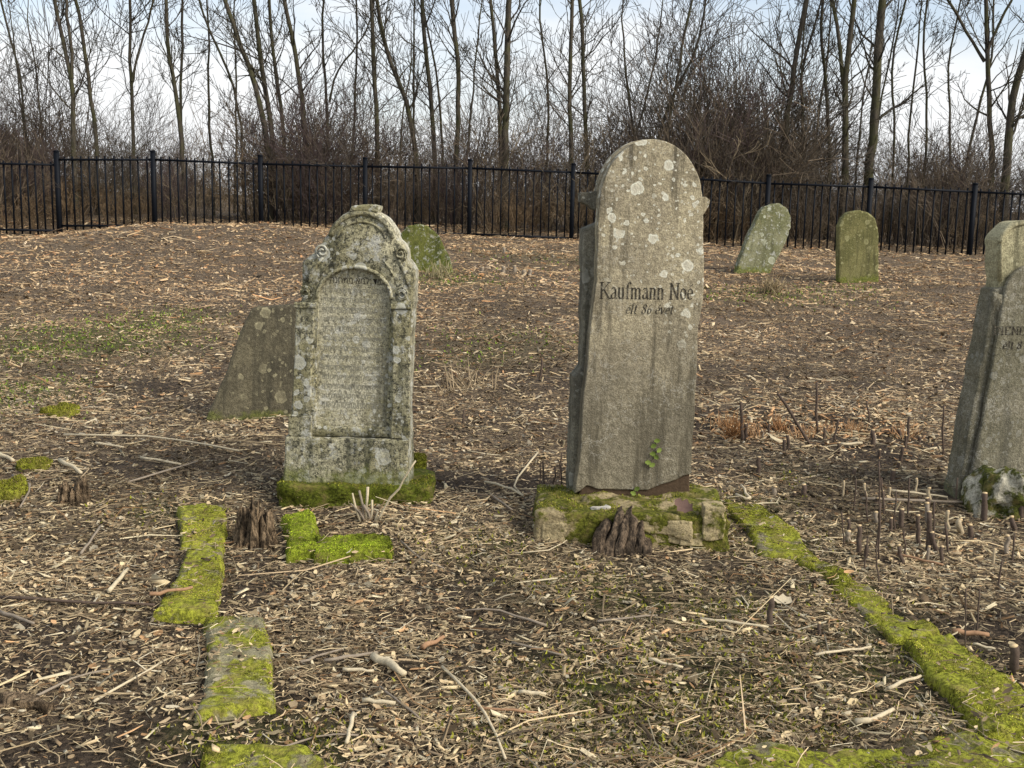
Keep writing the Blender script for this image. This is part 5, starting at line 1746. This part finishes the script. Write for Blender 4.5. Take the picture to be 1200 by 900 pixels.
def litter_chips(seed, n_try, dens, length=0.026, pal=(0.26, 0.18, 0.19, 0.12, 0.05, 0.06, 0.06, 0.08), pw=2.0, heaps=False):
    x, y, fm, r = sample_ground(n_try, dens, seed, pw=pw)
    if heaps:
        hx, hy = [], []
        for (u_, v_, rad_, k_) in (HEAPS if heaps is True else heaps):
            q_ = gpt(u_, v_)
            hx.append(r.normal(q_.x, rad_, k_)); hy.append(r.normal(q_.y, rad_ * 1.3, k_))
        x = np.concatenate([x] + hx); y = np.concatenate([y] + hy); fm = np.zeros(len(x), bool)
    n = len(x)
    sc = 1 + np.clip(y - 6, 0, 25) * 0.055
    L = np.minimum(r.lognormal(math.log(length), 0.5, n), length * 2.6) * sc
    W = np.minimum(L * r.uniform(0.12, 0.42, n), 0.013 * sc)
    Hh = np.minimum(W * 0.45, 0.005 * sc)
    sg = np.array([(-1, -1, -1), (1, -1, -1), (1, 1, -1), (-1, 1, -1), (-1, -1, 1), (1, -1, 1), (1, 1, 1), (-1, 1, 1)], float)
    loc = sg[None] * np.stack([L / 2, W / 2, Hh / 2], -1)[:, None, :]
    loc = loc * r.uniform(0.55, 1.2, (n, 8, 3))
    bend = r.normal(0, 0.12, n)[:, None] * L[:, None]
    loc[..., 1] += bend * (loc[..., 0] / (L[:, None] / 2)) ** 2
    z = G(x, y) + Hh * 0.4 + r.uniform(0, 0.012, n) * sc + np.where(fm, 0.05, 0)
    P = place(loc, x, y, z, r.uniform(0, 2 * np.pi, n), r.normal(0, 0.25, n), r.normal(0, 0.4, n))
    base = (np.arange(n) * 8)[:, None, None]
    F = np.array([(4, 5, 6, 7), (0, 1, 5, 4), (2, 3, 7, 6), (1, 2, 6, 5), (3, 0, 4, 7)])[None] + base
    ok = np.ones((n, 5), bool); ok[y > 8, 3:] = False             # far chips: ends too small to see
    F = F[ok]
    C = np.repeat(pal_cols(n, r, list(pal), x, y), 8, axis=0)
    return P.reshape(-1, 3), F.reshape(-1, 4), C


def litter_stalks(seed, n_try, dens, length=0.075, rad=0.0016, pal=(0.22, 0.16, 0.2, 0.16, 0.06, 0.07, 0.05, 0.08)):
    x, y, fm, r = sample_ground(n_try, dens, seed)
    n = len(x)
    sc = 1 + np.clip(y - 6, 0, 25) * 0.06
    L = r.lognormal(math.log(length), 0.55, n) * (1 + np.clip(y - 6, 0, 25) * 0.03)
    rr_ = rad * r.uniform(0.6, 1.7, n) * sc
    a = np.pi / 2 + np.arange(3) * 2 * np.pi / 3                   # one edge up; the side on the soil is left open
    ts = np.array([-0.5, -0.08, 0.5])
    bend = r.normal(0, 0.26, n) * L
    loc = np.zeros((n, 3, 3, 3))
    for k in range(3):
        rk = rr_ * (1.0, 1.0, 0.5)[k]
        loc[:, k, :, 0] = (ts[k] * L)[:, None]
        loc[:, k, :, 1] = rk[:, None] * np.cos(a)[None] + (bend * (1, -1, 1)[k] * 0.5)[:, None]
        loc[:, k, :, 2] = rk[:, None] * np.sin(a)[None]
    loc = loc.reshape(n, 9, 3)
    pitch = r.normal(0, 0.10, n)
    z = G(x, y) + rr_ + r.uniform(0, 0.022, n) * sc ** 0.5 + np.where(fm, 0.05, 0) + np.abs(np.sin(pitch)) * L * 0.3
    P = place(loc, x, y, z, r.uniform(0, 2 * np.pi, n), pitch, r.normal(0, 0.3, n))
    base = (np.arange(n) * 9)[:, None, None]
    q = []
    for k in range(2):
        for s in (0, 2):
            s2 = (s + 1) % 3
            q.append((k * 3 + s, k * 3 + s2, k * 3 + 3 + s2, k * 3 + 3 + s))
    F = np.array(q)[None] + base
    C = np.repeat(pal_cols(n, r, list(pal), x, y), 9, axis=0)
    return P.reshape(-1, 3), F.reshape(-1, 4), C


def litter_shreds(seed, n_try, dens):
    x, y, fm, r = sample_ground(n_try, dens, seed)
    n = len(x)
    sc = 1 + np.clip(y - 6, 0, 25) * 0.055
    L = np.minimum(r.lognormal(math.log(0.024), 0.4, n), 0.05) * sc
    W = L * r.uniform(0.22, 0.6, n)
    xs_ = np.array([-0.5, -0.5, -0.1, -0.1, 0.35, 0.35])
    ys_ = np.array([-0.25, 0.2, -0.5, 0.5, -0.3, 0.3])
    loc = np.zeros((n, 6, 3))
    loc[..., 0] = xs_[None] * L[:, None]; loc[..., 1] = ys_[None] * W[:, None] * r.uniform(0.6, 1.3, (n, 6))
    cu = r.uniform(0.1, 0.8, n) * L
    loc[..., 2] = cu[:, None] * (xs_[None] ** 2) + r.normal(0, 0.06, (n, 6)) * W[:, None]
    z = G(x, y) + 0.004 + r.uniform(0, 0.012, n) * sc + np.where(fm, 0.05, 0)
    P = place(loc, x, y, z, r.uniform(0, 2 * np.pi, n), r.normal(0, 0.3, n), r.normal(0, 0.5, n))
    base = (np.arange(n) * 6)[:, None, None]
    F = np.array([(0, 2, 3, 1), (2, 4, 5, 3)])[None] + base
    C = np.repeat(pal_cols(n, r, [0.26, 0.2, 0.2, 0.1, 0.03, 0.08, 0.05, 0.08], x, y), 6, axis=0)
    return P.reshape(-1, 3), F.reshape(-1, 4), C


for nm, (Vv, Ff, Cc), lab, ct in (
        ('wood_chips', litter_chips(1, 520000, 2900, 0.0165, (0.28, 0.22, 0.2, 0.10, 0.04, 0.05, 0.05, 0.06)), 'shredded brown wood chips strewn over the ground', 'wood chips'),
        ('dry_stalks', litter_stalks(2, 520000, 2900, 0.04, 0.0012, (0.26, 0.2, 0.24, 0.13, 0.04, 0.05, 0.04, 0.04)), 'thin dry stalks and straw strewn over the ground', 'straw'),
        ('loose_twigs', litter_stalks(4, 60000, 95, 0.13, 0.0024, (0.2, 0.2, 0.18, 0.14, 0.1, 0.08, 0.06, 0.04)), 'loose broken twigs strewn over the ground', 'twigs'),
        ('wood_splinters', litter_chips(6, 90000, 90, 0.055, (0.02, 0.04, 0.14, 0.34, 0.28, 0.14, 0.0, 0.04), 1.0, True), 'larger pale wood splinters scattered over the ground', 'wood splinters'),
        ('rusty_debris', litter_chips(8, 2000, 0.5, 0.05, (0.1, 0.05, 0.1, 0.15, 0.1, 0.5, 0.0, 0.0), 1.0, [(850, 498, 0.3, 130), (890, 505, 0.3, 130), (950, 503, 0.35, 150), (1000, 505, 0.35, 120), (1060, 512, 0.4, 150), (1020, 490, 0.5, 120), (620, 330, 0.8, 60), (860, 325, 0.6, 70)]), 'reddish-brown dry stalk debris behind the tan headstone', 'debris'),
        ('leaf_shreds', litter_shreds(3, 420000, 2400), 'torn dead leaves and bark shreds strewn over the ground', 'leaf litter')):
    o = link(nm, mk_mesh(nm, Vv, [Ff], M['litter'], Cc))
    tag(o, lab, ct, None, 'stuff')
    print(nm, len(Ff) * 2, 'tris')

# low moss and seedlings on the soil
xm, ym, fm, r_ = sample_ground(300000, 10000, 21, 2.35, 20, 3.6, 1.5, 0.0)
mf = moss_field(xm, ym) * (0.35 + 1.3 * np.clip(fbm(xm * 5, ym * 5, 71, 3) + 0.3, 0, 1))
kp = (r_.uniform(0, 1, len(xm)) < mf * 0.9) & (~fm)
xm, ym = xm[kp], ym[kp]
Pm = np.stack([xm, ym, G(xm, ym) + 0.006 + 0.016 * r_.uniform(0, 1, len(xm)) * (1 + np.clip(ym - 6, 0, 6) * 0.25)], -1)
gc = moss_cols(len(Pm), r_, 0.7) * np.where((ym > 7)[:, None], np.array([0.75, 1.05, 1.1]), 1.0)
Vm, Fm, Cm = blade_fuzz(Pm, 0.014, 0.005, gc, r_)
sz = np.repeat(1 + np.clip(ym - 5, 0, 20) * 0.12, 3)
Vm = (Vm.reshape(-1, 3, 3) - Pm[:, None, :]) * sz.reshape(-1, 3, 1) + Pm[:, None, :]
o = link('ground_moss', mk_mesh('ground_moss', Vm.reshape(-1, 3), [Fm], M['moss_fuzz'], Cm))
tag(o, 'thin moss and seedlings spreading over the soil', 'moss', None, 'stuff')
